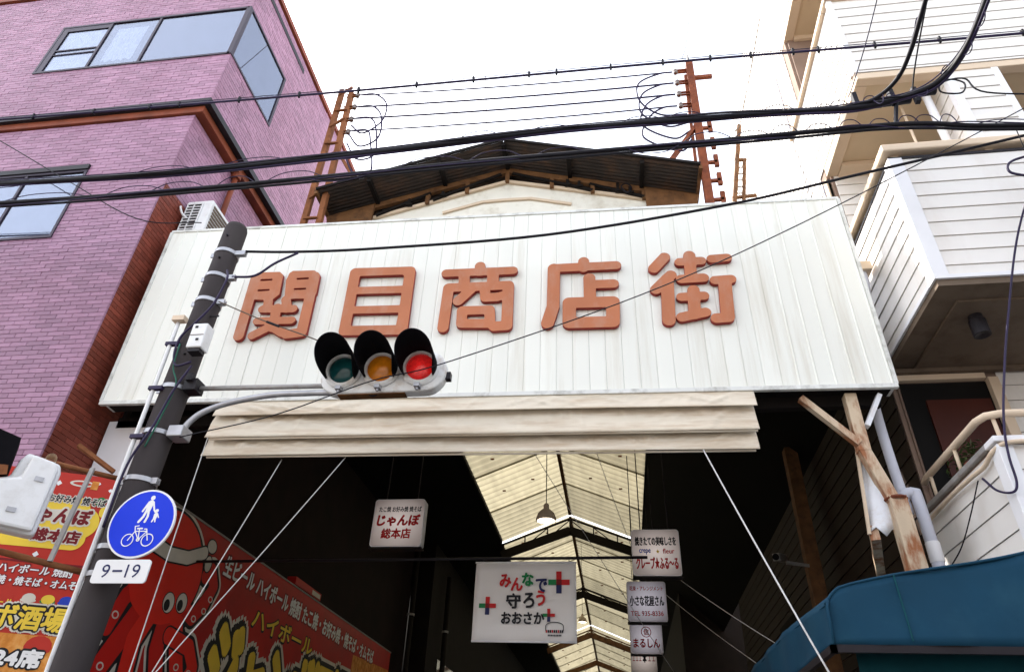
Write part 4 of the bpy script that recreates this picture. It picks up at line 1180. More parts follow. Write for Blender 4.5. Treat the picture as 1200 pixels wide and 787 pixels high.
pendant(-1.30, 27, 7.42, 'small far pendant lamp hanging deep inside the arcade', 10.3)
# horizontal bar and charity banner
tag(MB().tube([(-6.6, 10.05, 4.60), (0.45, 10.05, 4.645)], 0.022, 8).build('hanging_bar', 'black_trim', smooth=True), 'thin dark bar spanning the arcade above the white banner', 'bar')
bn = thing('banner', 'white banner with coloured Japanese slogan hanging mid arcade', 'banner', (-1.28, 10.0, 3.5))
BX0, BX1, BZ0, BZ1 = -2.0, -0.56, 3.50, 4.56
rows = [[(BX0 + (BX1 - BX0) * i / 16, 10.0 + 0.006 * math.sin(i * 0.9 + j), BZ0 + (BZ1 - BZ0) * j / 8) for i in range(17)] for j in range(9)]
skin(rows, 'cloth', 'banner_white', bn, th=0.003)
MB().tube([(BX0 - 0.01, 10.0, BZ1), (BX1 + 0.01, 10.0, BZ1)], 0.014, 8).build('top_rod', 'trim_white', bn, smooth=True)
MB().tube([(BX0, 10.0, BZ0), (BX1, 10.0, BZ0)], 0.014, 8).build('bottom_rod', 'trim_white', bn, smooth=True)
for x in (-1.9, -0.66): MB().tube([(x, 10.0, BZ1), (x, 10.05, 4.62)], 0.006, 6).build('tie', 'cable_black', bn)
UX, UZ = (1, 0, 0), (0, 0, 1)
def bt(s, m, x, z, w, h, bold=0.03, rot=0, shear=0): return lettering(s, bn, m, (BX0 + x, 9.975, BZ0 + z), UX, UZ, w, h, bold, shear=shear, rot=rot)
for s, m, x, z, r in (('み', 'print_red', 0.36, 0.70, .05), ('ん', 'print_red', 0.52, 0.66, -.02), ('な', 'print_green', 0.68, 0.72, .06), ('で', 'print_navy', 0.86, 0.65, -.06)):
    bt(s, m, x, z, 0.17, 0.19, 0.045, r)
for s, m, x, z, w in (('守', 'print_black', 0.46, 0.42, .21), ('ろ', 'print_black', 0.70, 0.43, .16), ('う', 'print_red', 0.88, 0.46, .13)):
    bt(s, m, x, z, w, 0.21, 0.04)
bt('おおさか', 'print_black', 0.40, 0.22, 0.60, 0.16, 0.04)
def plus(cx, cz, r, w):
    for m, a in (('print_red', (0, 1)), ('print_red', (1, 0)), ('print_navy', (0, -1)), ('print_green', (-1, 0))):
        x0, x1 = sorted((cx + a[0] * w / 2 - (w / 2 if a[0] == 0 else 0), cx + a[0] * r + (w / 2 if a[0] == 0 else 0)))
        z0, z1 = sorted((cz + a[1] * w / 2 - (w / 2 if a[1] == 0 else 0), cz + a[1] * r + (w / 2 if a[1] == 0 else 0)))
        flat([(x0, z0), (x1, z0), (x1, z1), (x0, z1)], bn, m, (BX0, 9.977, BZ0), UX, UZ)
    flat([(cx - w / 2, cz - w / 2), (cx + w / 2, cz - w / 2), (cx + w / 2, cz + w / 2), (cx - w / 2, cz + w / 2)], bn, 'print_maroon', (BX0, 9.977, BZ0), UX, UZ)
plus(1.20, 0.78, 0.15, 0.075); plus(0.20, 0.46, 0.12, 0.06); plus(1.06, 0.34, 0.085, 0.042)
arch = [(1.14 + 0.12 * math.cos(a) , 0.20 + 0.05 * math.sin(a)) for a in [math.pi * k / 10 for k in range(11)]]
for p in stroke_poly([(1.26, 0.14)] + arch + [(1.02, 0.14)], 0.010): flat(p, bn, 'print_black', (BX0, 9.977, BZ0), UX, UZ)
for k in range(9):
    flat([(1.02 + k * 0.027, 0.115), (1.04 + k * 0.027, 0.115), (1.04 + k * 0.027, 0.15), (1.02 + k * 0.027, 0.15)], bn, ('print_red', 'print_black', 'print_black')[k % 3], (BX0, 9.977, BZ0), UX, UZ)
    flat([(1.05 + k * 0.021, 0.07), (1.064 + k * 0.021, 0.07), (1.064 + k * 0.021, 0.092), (1.05 + k * 0.021, 0.092)], bn, 'print_black', (BX0, 9.977, BZ0), UX, UZ)

# lit box signs
def box_sign(label, x0, x1, y, z0, z1, face, dep=0.16):
    t = thing('hanging_sign', label, 'sign', ((x0 + x1) / 2, y, z0), 'lit box signs hanging in the arcade')
    MB().prism(rrect(x0, x1, z0, z1, 0.05), (0, y, 0), UX, UZ, (0, dep, 0)).build('case', 'trim_white', t)
    MB().prism(rrect(x0 + 0.012, x1 - 0.012, z0 + 0.012, z1 - 0.012, 0.045), (0, y - 0.006, 0), UX, UZ, (0, 0.007, 0)).build('face', face, t)
    fr = MB()
    fr.box(x0 - 0.008, x1 + 0.008, y - 0.004, y + dep + 0.004, z0 - 0.02, z0 - 0.002)
    fr.build('bottom_frame', 'black_trim', t)
    for x in (x0 + 0.15, x1 - 0.15): MB().tube([(x, y + dep / 2, z1), (x, y + dep / 2, z1 + 2.6)], 0.01, 6).build('hanger', 'black_trim', t)
    def T(s, m, a, b, w, h, bold=0.02, shear=0): return lettering(s, t, m, (x0 + a * (x1 - x0), y - 0.0085, z0 + b * (z1 - z0)), UX, UZ, w * (x1 - x0), h * (z1 - z0), bold, shear)
    return t, T
t, T = box_sign('lit white box sign with red hiragana hanging alone at left', -3.66, -2.86, 10.0, 4.80, 5.54, 'lit_face')
T('たこ焼 お好み焼 焼そば', 'print_black', 0.10, 0.72, 0.84, 0.12, 0.025)
T('じゃんぼ', 'print_red', 0.08, 0.42, 0.84, 0.25, 0.05, 0.08)
T('総本店', 'print_red', 0.20, 0.16, 0.58, 0.22, 0.04)
t, T = box_sign('largest lit box sign on the right, topmost with star and crepe lettering', 0.26, 1.00, 11.0, 4.65, 5.37, 'lit_face')
T('焼きたての美味しさを', 'print_black', 0.07, 0.64, 0.86, 0.20, 0.03)
T('crepe', 'print_blue', 0.15, 0.45, 0.24, 0.12, 0.03); T('fleur', 'print_red', 0.64, 0.47, 0.24, 0.11, 0.03); T('★', 'print_yellow', 0.49, 0.47, 0.09, 0.10, 0.0)
T('クレープ★ふる〜る', 'print_red', 0.07, 0.14, 0.87, 0.26, 0.03)
t, T = box_sign('lit flower shop box sign second from top in the right row', 0.18, 0.90, 13.6, 4.55, 5.27, 'lit_face_cool')
T('花束・アレンジメント', 'print_red', 0.07, 0.76, 0.86, 0.12, 0.025); T('小さな花屋さん', 'print_black', 0.06, 0.38, 0.88, 0.26, 0.03); T('TEL 935-8336', 'print_red', 0.08, 0.14, 0.82, 0.12, 0.025)
t, T = box_sign('lit box sign with circled character third from top in the right row', 0.24, 0.94, 16.5, 4.52, 5.22, 'lit_face_cool')
T('工 工 工', 'print_purple', 0.08, 0.84, 0.55, 0.10, 0.05); T('信', 'print_red', 0.42, 0.54, 0.17, 0.2, 0.03); T('まるしん', 'print_red', 0.09, 0.18, 0.82, 0.27, 0.035)
c = (0.24 + 0.70 * 0.505, 4.52 + 0.70 * 0.64)
ring = MB()
for k in range(32):
    a, b = 2 * math.pi * k / 32, 2 * math.pi * (k + 1) / 32
    ring.add([(c[0] + r * math.cos(q), 16.4905, c[1] + r * math.sin(q)) for r, q in ((0.095, a), (0.112, a), (0.112, b), (0.095, b))], [(0, 1, 2, 3)])
ring.build('ring', 'print_red', t)
t, T = box_sign('smallest lit box sign lowest in the right row at the frame bottom', 0.28, 0.95, 20, 4.70, 5.34, 'lit_face')
T('本', 'print_black', 0.45, 0.36, 0.16, 0.32, 0.05); T('工 工 工', 'print_red', 0.07, 0.42, 0.34, 0.2, 0.03); T('工 工', 'print_red', 0.66, 0.42, 0.27, 0.2, 0.03)

# ---------------- red restaurant board on the left wall
ob = thing('restaurant_board', 'long red restaurant board with octopus picture and yellow lettering along left wall', 'sign board', (-6.5, 12, 2.2))
BXF = -6.42
box('board', 'board_red', ob, -6.65, BXF, 8.3, 20.6, 2.0, 5.17)
box('board_frame', 'grey_steel', ob, -6.655, BXF + 0.012, 8.27, 20.63, 5.172, 5.20)
OY, OZ = (0, 1, 0), (0, 0, 1)
def op(poly, m, off, name='print'): return flat(poly, ob, m, (BXF, 0, 0), OY, OZ, off, name, 0.001)
def oshape(el, m, off, grow=0.0, name='picture', step=0.03):
    return slab(name, trace(el, step, grow), m, ob, (BXF + off, 0, 0), OY, OZ, 0.0012)
head = disc_poly(9.38, 4.34, 0.92, 0.78, 40)
arms = [
 ('c', .17, [(tuple(p)) for p in [(9.2, 3.9), (8.9, 3.3), (8.65, 2.9), (8.5, 2.4)]]),
 ('c', .17, [(9.4, 3.8), (9.15, 3.3), (9.2, 2.8), (9.0, 2.3)]),
 ('c', .17, [(9.7, 3.8), (9.7, 3.3), (9.95, 2.8), (9.75, 2.3)]),
 ('c', .17, [(9.95, 3.8), (10.15, 3.4), (10.4, 3.0), (10.35, 2.5)]),
 ('c', .13, [(10.0, 3.95), (10.35, 3.85), (10.6, 4.1), (10.72, 4.4), (10.55, 4.6), (10.42, 4.48)]),
 ('c', .13, [(9.9, 3.5), (10.5, 3.45), (10.75, 3.2), (10.6, 3.0)]),
 ('c', .13, [(8.95, 4.0), (8.7, 3.75), (8.55, 3.35)])]
el = [('p', head)] + arms
oshape(el, 'print_cream', 0.002, 0.085, 'picture_outline')
oshape(el, 'print_black', 0.004, 0.04, 'picture_outline')
oshape([('p', head)], 'octopus_red', 0.0085, 0.0, 'octopus_head')
for k, a in enumerate(arms):
    oshape([a], 'print_black', 0.0052 + 0.0003 * k, 0.012, 'arm_outline')
    oshape([a], 'octopus_red' if k % 2 else 'octopus_dark', 0.0056 + 0.0003 * k, -0.012, 'octopus_arm')
for (y, z) in ((10.72, 4.2), (10.62, 4.0), (10.4, 3.84), (10.3, 3.15), (10.42, 2.85), (9.88, 2.9), (9.85, 2.6), (8.62, 3.5), (8.66, 2.9), (9.1, 2.75), (10.66, 3.12)):
    op(disc_poly(y, z, 0.07, 0.05, 14), 'print_cream', 0.0105, 'sucker'); op(disc_poly(y, z, 0.045, 0.032, 12), 'octopus_dark', 0.0112, 'sucker_centre')
# twisted headband with a knot at the side
band = [(8.66, 4.62), (8.95, 4.52), (9.35, 4.50), (9.8, 4.58), (10.2, 4.78)]
oshape([('c', .10, band)], 'print_black', 0.0108, 0.02, 'headband_outline'); oshape([('c', .10, band)], 'print_cream', 0.0122, -0.005, 'headband')
for y, z, a, b in ((10.36, 4.93, .13, .10), (10.38, 4.66, .09, .12)):
    op(disc_poly(y, z, a + .025, b + .02, 18), 'print_black', 0.0125, 'knot_outline'); op(disc_poly(y, z, a, b, 18), 'print_cream', 0.0135, 'knot')
for y, z in ((9.66, 3.90), (9.98, 3.97)):
    op(disc_poly(y, z, .15, .15, 22), 'print_black', 0.0108, 'eye_outline'); op(disc_poly(y, z, .13, .135, 22), 'print_cream', 0.0118, 'eye'); op(disc_poly(y - .03, z - .04, .07, .08, 18), 'print_black', 0.0128, 'pupil')
def ot(s, m, y, z, w, h, bold, off, name='lettering', shear=0): return lettering(s, ob, m, (BXF, y, z), OY, OZ, w, h, bold, shear, off, name)
ot('生ビール ハイボール 焼酎 たこ焼・お好み焼・焼そば・オムそば', 'print_maroon', 10.85, 4.60, 8.3, 0.40, 0.07, 0.003, 'lettering_shadow')
ot('生ビール ハイボール 焼酎 たこ焼・お好み焼・焼そば・オムそば', 'paint_white', 10.88, 4.63, 8.25, 0.34, 0.035, 0.006)
ot('ジャンボ酒場', 'print_cream', 10.85, 2.25, 7.0, 2.06, 0.12, 0.0042, 'lettering_outline')
ot('ジャンボ酒場', 'print_black', 10.95, 2.32, 6.8, 1.92, 0.085, 0.0055, 'lettering_outline')
ot('ハイボール', 'print_black', 12.2, 4.08, 2.9, 0.40, 0.09, 0.0045, 'lettering_shadow'); ot('ハイボール', 'print_yellow', 12.23, 4.12, 2.84, 0.33, 0.035, 0.0065)
ot('ジャンボ酒場', 'print_yellow', 11.08, 2.42, 6.55, 1.72, 0.05, 0.0075)
op([(17.6, 2.0), (20.55, 2.0), (20.55, 4.72), (17.6, 4.60)][::1], 'print_orange', 0.003, 'food_picture')
for i in range(9):
    y, z = 17.9 + (i % 5) * 0.55, 4.3 - (i // 5) * 0.6 + 0.1 * (i % 2)
    op(disc_poly(y, z, .28, .24, 16), 'print_orange', 0.005 + 0.0006 * i, 'dumpling_picture')
# a small flat shop sign over the board
ss = thing('small_sign', 'small red and white sign sticking out above the restaurant board', 'sign', (-6.3, 14.2, 5.2))
box('plate', 'board_red', ss, -6.59, -6.40, 13.6, 15.0, 5.22, 5.36)
box('print', 'print_cream', ss, -6.40, -6.396, 14.5, 14.95, 5.24, 5.33)

# ---------------- red shop banner at the left edge
PA = R(22)
PX = Vector((math.cos(PA), math.sin(PA), 0)); PN = Vector((math.sin(PA), -math.cos(PA), 0)); P0 = Vector((-5.22, 6.40, 0))
pb = thing('shop_banner', 'tall red shop banner with Japanese menu lettering behind the pole', 'banner', (-5.8, 6.15, 2.0))
def pquad(s0, s1, z0, z1, m, off, name='print'): return flat([(s0, z0), (s1, z0), (s1, z1), (s0, z1)], pb, m, P0, PX, OZ, off, name, 0.001)
def pshape(poly, m, off, name='print'): return flat(poly, pb, m, P0, PX, OZ, off, name, 0.001)
MB().prism([(-1.5, 1.9), (0, 1.9), (0, 4.39), (-1.5, 4.39)], P0, PX, OZ, -PN * 0.02).build('cloth', 'poster_red', pb)
MB().tube([P0 + PN * 0.01 + Vector((0, 0, 1.9)), P0 + PN * 0.01 + Vector((0, 0, 4.42))], 0.018, 10).build('edge_tube', 'white_plastic', pb, smooth=True)
pquad(-1.5, -0.02, 3.445, 3.465, 'print_maroon', 0.003)
cloud = [('c', 0.10, [(-0.95, 3.92), (-0.30, 4.04)]), ('c', 0.16, [(-0.9, 3.86), (-0.22, 3.88)]), ('c', 0.11, [(-0.9, 3.70), (-0.24, 3.71)])]
slab('cloud', trace(cloud, 0.02), 'print_yellow', pb, P0 + PN * 0.003, PX, OZ, 0.001)
slab('cloud', trace([('c', 0.06, [(-0.9, 3.9), (-0.3, 3.95)])], 0.02), 'print_cream', pb, P0 + PN * 0.005, PX, OZ, 0.001)
def pt_(s, m, a, z, w, h, bold, off, name='lettering', shear=0): return lettering(s, pb, m, tuple(P0 + PX * a + OZv * z), PX, OZ, w, h, bold, shear, off, name)
OZv = Vector((0, 0, 1))
pt_('お好み焼 焼そば', 'print_cream', -0.625, 4.055, 0.57, 0.105, 0.09, 0.0065, 'lettering_outline'); pt_('お好み焼 焼そば', 'print_black', -0.62, 4.065, 0.56, 0.085, 0.03, 0.008)
pt_('じゃんぼ', 'print_cream', -0.83, 3.83, 0.70, 0.21, 0.13, 0.0065, 'lettering_outline'); pt_('じゃんぼ', 'print_maroon', -0.815, 3.85, 0.67, 0.17, 0.05, 0.008)
pt_('総本店', 'print_cream', -0.64, 3.645, 0.47, 0.165, 0.12, 0.0065, 'lettering_outline'); pt_('総本店', 'print_maroon', -0.63, 3.66, 0.45, 0.135, 0.05, 0.008)
for s, z, r in ((-0.58, 4.27, .03), (-0.07, 4.25, .022), (-0.2, 4.31, .018), (-0.52, 3.53, .03)):
    pshape([(s - r, z), (s, z - r), (s + r, z), (s, z + r)], 'paint_white', 0.004, 'spark')
pshape(disc_poly(-0.36, 4.29, 0.12, 0.035, 20), 'print_cream', 0.004, 'scroll'); pshape(disc_poly(-0.36, 4.29, 0.09, 0.018, 20), 'poster_red', 0.006, 'scroll')
pquad(-0.27, -0.20, 4.24, 4.33, 'print_orange', 0.0045, 'scroll')
pshape(disc_poly(-0.12, 4.12, 0.05, 0.05, 16), 'print_green', 0.005, 'ornament'); pshape(disc_poly(-0.06, 4.02, 0.04, 0.06, 16), 'print_yellow', 0.005, 'ornament')
pt_('生ビール ハイボール 焼酎', 'print_maroon', -1.20, 3.325, 1.09, 0.115, 0.08, 0.003, 'lettering_shadow'); pt_('生ビール ハイボール 焼酎', 'paint_white', -1.2, 3.335, 1.085, 0.09, 0.03, 0.005)
pt_('たこ焼・お好み焼・焼そば・オムそば', 'print_maroon', -1.32, 3.215, 1.36, 0.105, 0.08, 0.003, 'lettering_shadow'); pt_('たこ焼・お好み焼・焼そば・オムそば', 'paint_white', -1.315, 3.225, 1.35, 0.085, 0.03, 0.005)
for s, m in ((-0.62, 'poster_red'), (-0.42, 'print_cream'), (-0.25, 'print_yellow'), (-0.09, 'print_blue')):
    pshape(disc_poly(s, 3.12, 0.06, 0.045, 16), m, 0.004, 'dish_picture'); pshape(disc_poly(s, 3.10, 0.07, 0.022, 16), 'print_green' if m == 'print_yellow' else m, 0.003, 'dish_picture')
pt_('ハイボール', 'print_yellow', -0.95, 3.03, 0.42, 0.07, 0.03, 0.005)
pquad(-1.5, -0.02, 1.9, 2.80, 'print_orange', 0.002, 'food_picture')
for i in range(8): pshape(disc_poly(-1.2 + i * 0.17, 2.70 - 0.12 * (i % 3), 0.12, 0.10, 14), 'poster_red' if i % 3 == 0 else 'print_orange', 0.003 + 0.0004 * i, 'food_picture')
pt_('ジャンボ酒場', 'print_cream', -1.34, 2.80, 1.35, 0.29, 0.14, 0.0075, 'lettering_outline'); pt_('ジャンボ酒場', 'print_black', -1.33, 2.815, 1.33, 0.26, 0.09, 0.009, 'lettering_outline'); pt_('ジャンボ酒場', 'print_yellow', -1.32, 2.83, 1.31, 0.225, 0.035, 0.0105)
pt_('24席', 'print_black', -0.52, 2.50, 0.43, 0.20, 0.13, 0.0075, 'lettering_outline'); pt_('24席', 'paint_white', -0.51, 2.515, 0.41, 0.165, 0.05, 0.009)

# ---------------- utility pole and its fittings
PXc, PYc = -4.49, 5.82
pl = thing('utility_pole', 'dark weathered concrete utility pole left of the arcade entrance', 'pole', (PXc, PYc, 0.12))
def pole_x(z): return -4.62 + 0.0205 * z
def pole_r(z): return 0.160 - 0.0037 * z
sh_ = MB(); hs_ = [0.12, 1.5, 3.0, 4.5, 6.0, 7.40, 7.45, 7.47]; ring_n = 28
for k_, z_ in enumerate(hs_):
    r_ = pole_r(z_) * (1, 1, 1, 1, 1, 1, 0.9, 0.0)[k_]
    sh_.v += [(pole_x(z_) + r_ * math.cos(2 * math.pi * q / ring_n), PYc + r_ * math.sin(2 * math.pi * q / ring_n), z_) for q in range(ring_n)]
for k_ in range(len(hs_) - 1):
    for q in range(ring_n):
        sh_.f.append((k_ * ring_n + q, k_ * ring_n + (q + 1) % ring_n, (k_ + 1) * ring_n + (q + 1) % ring_n, (k_ + 1) * ring_n + q)); sh_.mi.append(0)
sh_.build('shaft', 'concrete_pole', pl, smooth=True)
def band(z, m='galvanised', h=0.045, r=None, lug=0.0):
    r = pole_r(z) + 0.004; PXc = pole_x(z)
    b_ = MB().lathe([(r - 0.01, -h / 2), (r + 0.006, -h / 2), (r + 0.006, h / 2), (r - 0.01, h / 2)], (PXc, PYc, z), n=28)
    if lug:
        b_.box(PXc + r - 0.01, PXc + r + lug, PYc - 0.05, PYc - 0.03, z - 0.03, z + 0.03).box(PXc + r - 0.01, PXc + r + lug, PYc - 0.01, PYc + 0.01, z - 0.03, z + 0.03)
        b_.box(PXc - r - 0.05, PXc - r + 0.01, PYc - 0.03, PYc - 0.01, z - 0.03, z + 0.03)
    return b_.build('band', m, pl, smooth=False)
for z, l in ((6.99, 0.12), (6.62, 0.10), (6.26, 0.08), (5.12, 0.1), (4.60, 0.12), (4.10, 0.05), (3.44, 0.03), (3.20, 0.03)): band(z, lug=l)
for z in (7.2, 6.85, 5.9, 5.5):
    MB().tube([(PXc + 0.03, PYc - 0.10, z), (PXc + 0.035, PYc - 0.16, z)], 0.012, 8).build('bolt_hole', 'black_trim', pl)
MB().tube([(PXc + 0.1, PYc - 0.05, 6.05), (PXc + 0.24, PYc - 0.09, 6.02)], 0.012, 8).build('step_bolt', 'black_trim', pl)
jb = thing('junction_box', 'white junction box strapped to the upper utility pole', 'box', (-4.30, 5.62, 5.47))
MB().box(-4.36, -4.19, 5.53, 5.68, 5.48, 5.78).build('case', 'white_plastic', jb, bevel=0.012)
MB().box(-4.352, -4.198, 5.523, 5.53, 5.63, 5.634).build('lid_seam', 'soffit_grey', jb)
MB().box(-4.34, -4.21, 5.55, 5.66, 5.44, 5.48).build('cable_gland', 'black_trim', jb)
for x, z in ((-4.32, 5.72), (-4.27, 5.56)): MB().box(x, x + 0.03, 5.522, 5.53, z, z + 0.025).build('screw', 'black_trim', jb)
cdt = thing('pole_conduit', 'thin white conduit running up the left side of the pole', 'conduit', (-4.68, 5.72, 2.2))
MB().tube(crom([(-4.69, 5.72, 2.0), (-4.685, 5.70, 3.5), (-4.665, 5.68, 4.8), (-4.65, 5.66, 5.9)]), 0.022, 10).build('tube', 'white_plastic', cdt, smooth=True)
MB().box(-4.70, -4.56, 5.60, 5.68, 5.90, 5.96).build('cap', 'trim_beige', cdt)
for z in (5.6, 5.05, 4.5): MB().box(-4.70, -4.55, 5.64, 5.69, z, z + 0.04).build('clip', 'cable_purple', cdt)
def cable(name, label, pts, r, m='cable_black', n=8, cat='cable', group=None, smooth=True, crn=8):
    o = MB().tube(crom(pts, crn), r, n).build(name, m, None, smooth=smooth)
    return tag(o, label, cat, group)
cable('pole_cable', 'purple looped cable drooping along the pole from the upper band', [(-4.30, 5.68, 6.64), (-4.22, 5.62, 6.45), (-4.28, 5.62, 6.1), (-4.42, 5.62, 5.85), (-4.54, 5.64, 5.70), (-4.55, 5.64, 5.5), (-4.47, 5.63, 5.32), (-4.30, 5.62, 5.35)], 0.013, 'cable_purple')
cable('pole_cable', 'green wire running down the pole below the junction box', [(-4.52, 5.64, 5.6), (-4.49, 5.63, 5.3), (-4.40, 5.64, 5.1), (-4.43, 5.65, 4.8), (-4.50, 5.65, 4.4)], 0.008, 'cable_green')
cable('pole_cable', 'dark cable crossing the pole below the signal arm', [(-4.28, 5.62, 5.30), (-4.38, 5.61, 5.0), (-4.47, 5.62, 4.6), (-4.60, 5.63, 4.2), (-4.62, 5.65, 3.6)], 0.012, 'cable_purple')

# signal on its arm
sa = MB().tube([(-4.28, 5.80, 5.13), (-2.2, 5.84, 5.115)], 0.026, 12).build('signal_arm', 'grey_steel', pl, smooth=True)
MB().tube(crom([(-4.27, 5.80, 4.62), (-4.22, 5.80, 4.74), (-4.10, 5.81, 4.86), (-3.85, 5.82, 4.96), (-3.45, 5.83, 5.035), (-3.1, 5.84, 5.05), (-2.2, 5.85, 5.045)]), 0.031, 12).build('curved_strut', 'galvanised', sa, smooth=True)
MB().box(-4.36, -4.22, 5.70, 5.86, 5.07, 5.20).box(-4.33, -4.26, 5.66, 5.72, 5.16, 5.24).build('bracket', 'black_trim', sa)
MB().box(-4.36, -4.20, 5.70, 5.88, 4.54, 4.66).build('clamp', 'galvanised', sa, bevel=0.01)
ts = thing('traffic_signal', 'horizontal three-lens traffic signal with black hoods, showing red', 'traffic light', (-2.25, 5.8, 4.98))
TL = [(-2.67, 'lens_green'), (-2.265, 'lens_amber'), (-1.86, 'lens_red')]
ZC = 5.255
AX = Vector((0.06, -1, -0.13)).normalized()
body = rrect(-2.915, -1.60, ZC - 0.255, ZC + 0.215, 0.215, 8)
MB().prism(body, (0, 5.78, 0), UX, UZ, (0, 0.13, 0)).build('housing', 'signal_white', ts, bevel=0.02)
MB().prism(rrect(-2.88, -1.635, ZC - 0.23, ZC + 0.19, 0.185, 8), (0, 5.905, 0), UX, UZ, (0, 0.05, 0)).build('back_cover', 'signal_white', ts, bevel=0.015)
MB().box(-1.62, -1.56, 5.83, 5.90, ZC - 0.10, ZC - 0.02).build('end_bracket', 'black_trim', ts)
MB().box(-2.7, -2.0, 5.80, 5.9, ZC - 0.265, ZC - 0.254).build('grime_strip', 'brown_wood', ts)
for x, lm in TL:
    o = Vector((x, 5.78, ZC))
    MB().lathe([(0.13, 0.0), (0.20, -0.005), (0.20, 0.05), (0.178, 0.066), (0.150, 0.062), (0.140, 0.03)], o, AX, n=36).build('lens_ring', 'signal_white', ts, smooth=False)
    MB().lathe([(0.145, 0.035), (0.130, 0.053), (0.09, 0.069), (0.045, 0.077), (0.0, 0.079)], o, AX, n=32).build('lens', lm, ts, smooth=True)
    # hood: long over the top, cut back at the sides, open underneath
    n = 40; vs = []; fs = []
    u = AX.cross(Vector((0, 0, 1))).normalized(); w = u.cross(AX)
    for ra, rb in ((0.178, 0.178), (0.166, 0.166)):
        for k in range(n + 1):
            a = R(-128 + 256 * k / n)
            c = max(0.0, (math.cos(a) + 0.62) / 1.62)
            ln = 0.06 + 0.46 * c ** 0.45
            d = u * math.sin(a) + w * math.cos(a)
            vs.append(o + d * ra + AX * 0.03); vs.append(o + d * (ra + 0.012) + AX * ln)
    q = 2 * (n + 1)
    for k in range(n):
        fs.append((2 * k, 2 * k + 2, 2 * k + 3, 2 * k + 1)); fs.append((q + 2 * k, q + 2 * k + 1, q + 2 * k + 3, q + 2 * k + 2))
        fs.append((2 * k + 1, 2 * k + 3, q + 2 * k + 3, q + 2 * k + 1))
    MB().add(vs, fs).build('hood', 'visor_black', ts, smooth=True)
    MB().box(x - 0.028, x + 0.028, 5.70, 5.775, ZC - 0.245, ZC - 0.205).lathe([(0.0, 0), (0.014, 0), (0.014, 0.05), (0, 0.05)], (x, 5.735, ZC - 0.27), n=10).build('latch', 'galvanised', ts)
MB().tube([(-2.33 + 0.06 * math.cos(R(a)), 5.82, 5.03 + 0.05 * math.sin(R(a))) for a in range(180, 361, 20)], 0.007, 6).build('cable_loop', 'cable_black', ts)

# round blue sign and its hours plate
rs = thing('path_sign', 'round blue sign with pedestrians and bicycle on the utility pole', 'road sign', (-4.2, 5.6, 3.3))
RC = (-4.20, 5.58, 3.61)
MB().prism(disc_poly(0, 0, 0.315, n=48), RC, UX, UZ, (0, 0.02, 0)).build('plate', 'paint_white', rs)
MB().prism(disc_poly(0, 0, 0.298, n=48), (RC[0], RC[1] - 0.002, RC[2]), UX, UZ, (0, 0.003, 0)).build('blue_face', 'sign_blue', rs)
RPN = [0.004]
def rp(poly, m='paint_white'):
    RPN[0] += 0.00006
    return flat(poly, rs, m, RC, UX, UZ, RPN[0], 'symbol', 0.001)
def rline(pts, w):
    for p in stroke_poly(pts, w): rp(p)
# adult and child
rp(disc_poly(0.035, 0.235, 0.022, n=16)); rp([(0.0, 0.10), (0.045, 0.10), (0.062, 0.19), (0.045, 0.212), (0.018, 0.212), (0.0, 0.19)])
rline([(0.01, 0.195), (-0.025, 0.11)], 0.018); rline([(0.055, 0.195), (0.085, 0.12), (0.105, 0.10)], 0.016)
rline([(0.012, 0.11), (0.0, 0.06), (-0.03, 0.012)], 0.024); rline([(0.035, 0.11), (0.042, 0.06), (0.03, 0.012)], 0.022)
rp(disc_poly(0.115, 0.112, 0.017, n=14)); rp([(0.10, 0.03), (0.13, 0.03), (0.138, 0.082), (0.125, 0.094), (0.108, 0.094), (0.098, 0.08)]); rline([(0.13, 0.085), (0.15, 0.05)], 0.011)
rline([(0.108, 0.04), (0.098, 0.012)], 0.014); rline([(0.122, 0.04), (0.128, 0.012)], 0.014)
# bicycle
def ring(cx, cz, r, w):
    n = 26; mb = MB()
    for k in range(n):
        a, b = 2 * math.pi * k / n, 2 * math.pi * (k + 1) / n
        mb.add([(RC[0] + cx + q * math.cos(t), RC[1] - 0.0078, RC[2] + cz + q * math.sin(t)) for q, t in ((r - w, a), (r, a), (r, b), (r - w, b))], [(0, 1, 2, 3)])
    mb.build('symbol', 'paint_white', rs)
ring(-0.075, -0.155, 0.058, 0.009); ring(0.115, -0.155, 0.058, 0.009); ring(0.025, -0.15, 0.018, 0.010)
rline([(-0.075, -0.155), (-0.03, -0.075), (0.085, -0.075), (0.025, -0.15), (-0.03, -0.075)], 0.009)
rline([(0.115, -0.155), (0.075, -0.055), (0.055, -0.055)], 0.009); rline([(0.025, -0.15), (0.005, -0.055)], 0.009); rline([(-0.015, -0.05), (0.03, -0.05)], 0.014)
rline([(-0.03, -0.075), (-0.045, -0.03), (-0.01, -0.025)], 0.009)
for z in (3.44, 3.78): MB().box(-4.42, -4.10, 5.60, 5.66, z - 0.015, z + 0.015).build('bracket', 'galvanised', rs)
hp = thing('hours_plate', 'white plate reading 9-19 under the round blue sign', 'road sign', (-4.24, 5.6, 3.09))
MB().prism(rrect(-4.50, -3.98, 3.085, 3.285, 0.03), (0, 5.58, 0), UX, UZ, (0, 0.015, 0)).build('plate', 'paint_white', hp)
lettering('9', hp, 'print_navy', (-4.42, 5.578, 3.13), UX, UZ, 0.075, 0.115, 0.006); lettering('19', hp, 'print_navy', (-4.19, 5.578, 3.13), UX, UZ, 0.13, 0.115, 0.006)
box('lettering', 'print_navy', hp, -4.315, -4.225, 5.576, 5.5785, 3.180, 3.196)
MB().box(-4.42, -4.18, 5.596, 5.67, 3.17, 3.20).build('bracket', 'galvanised', hp)

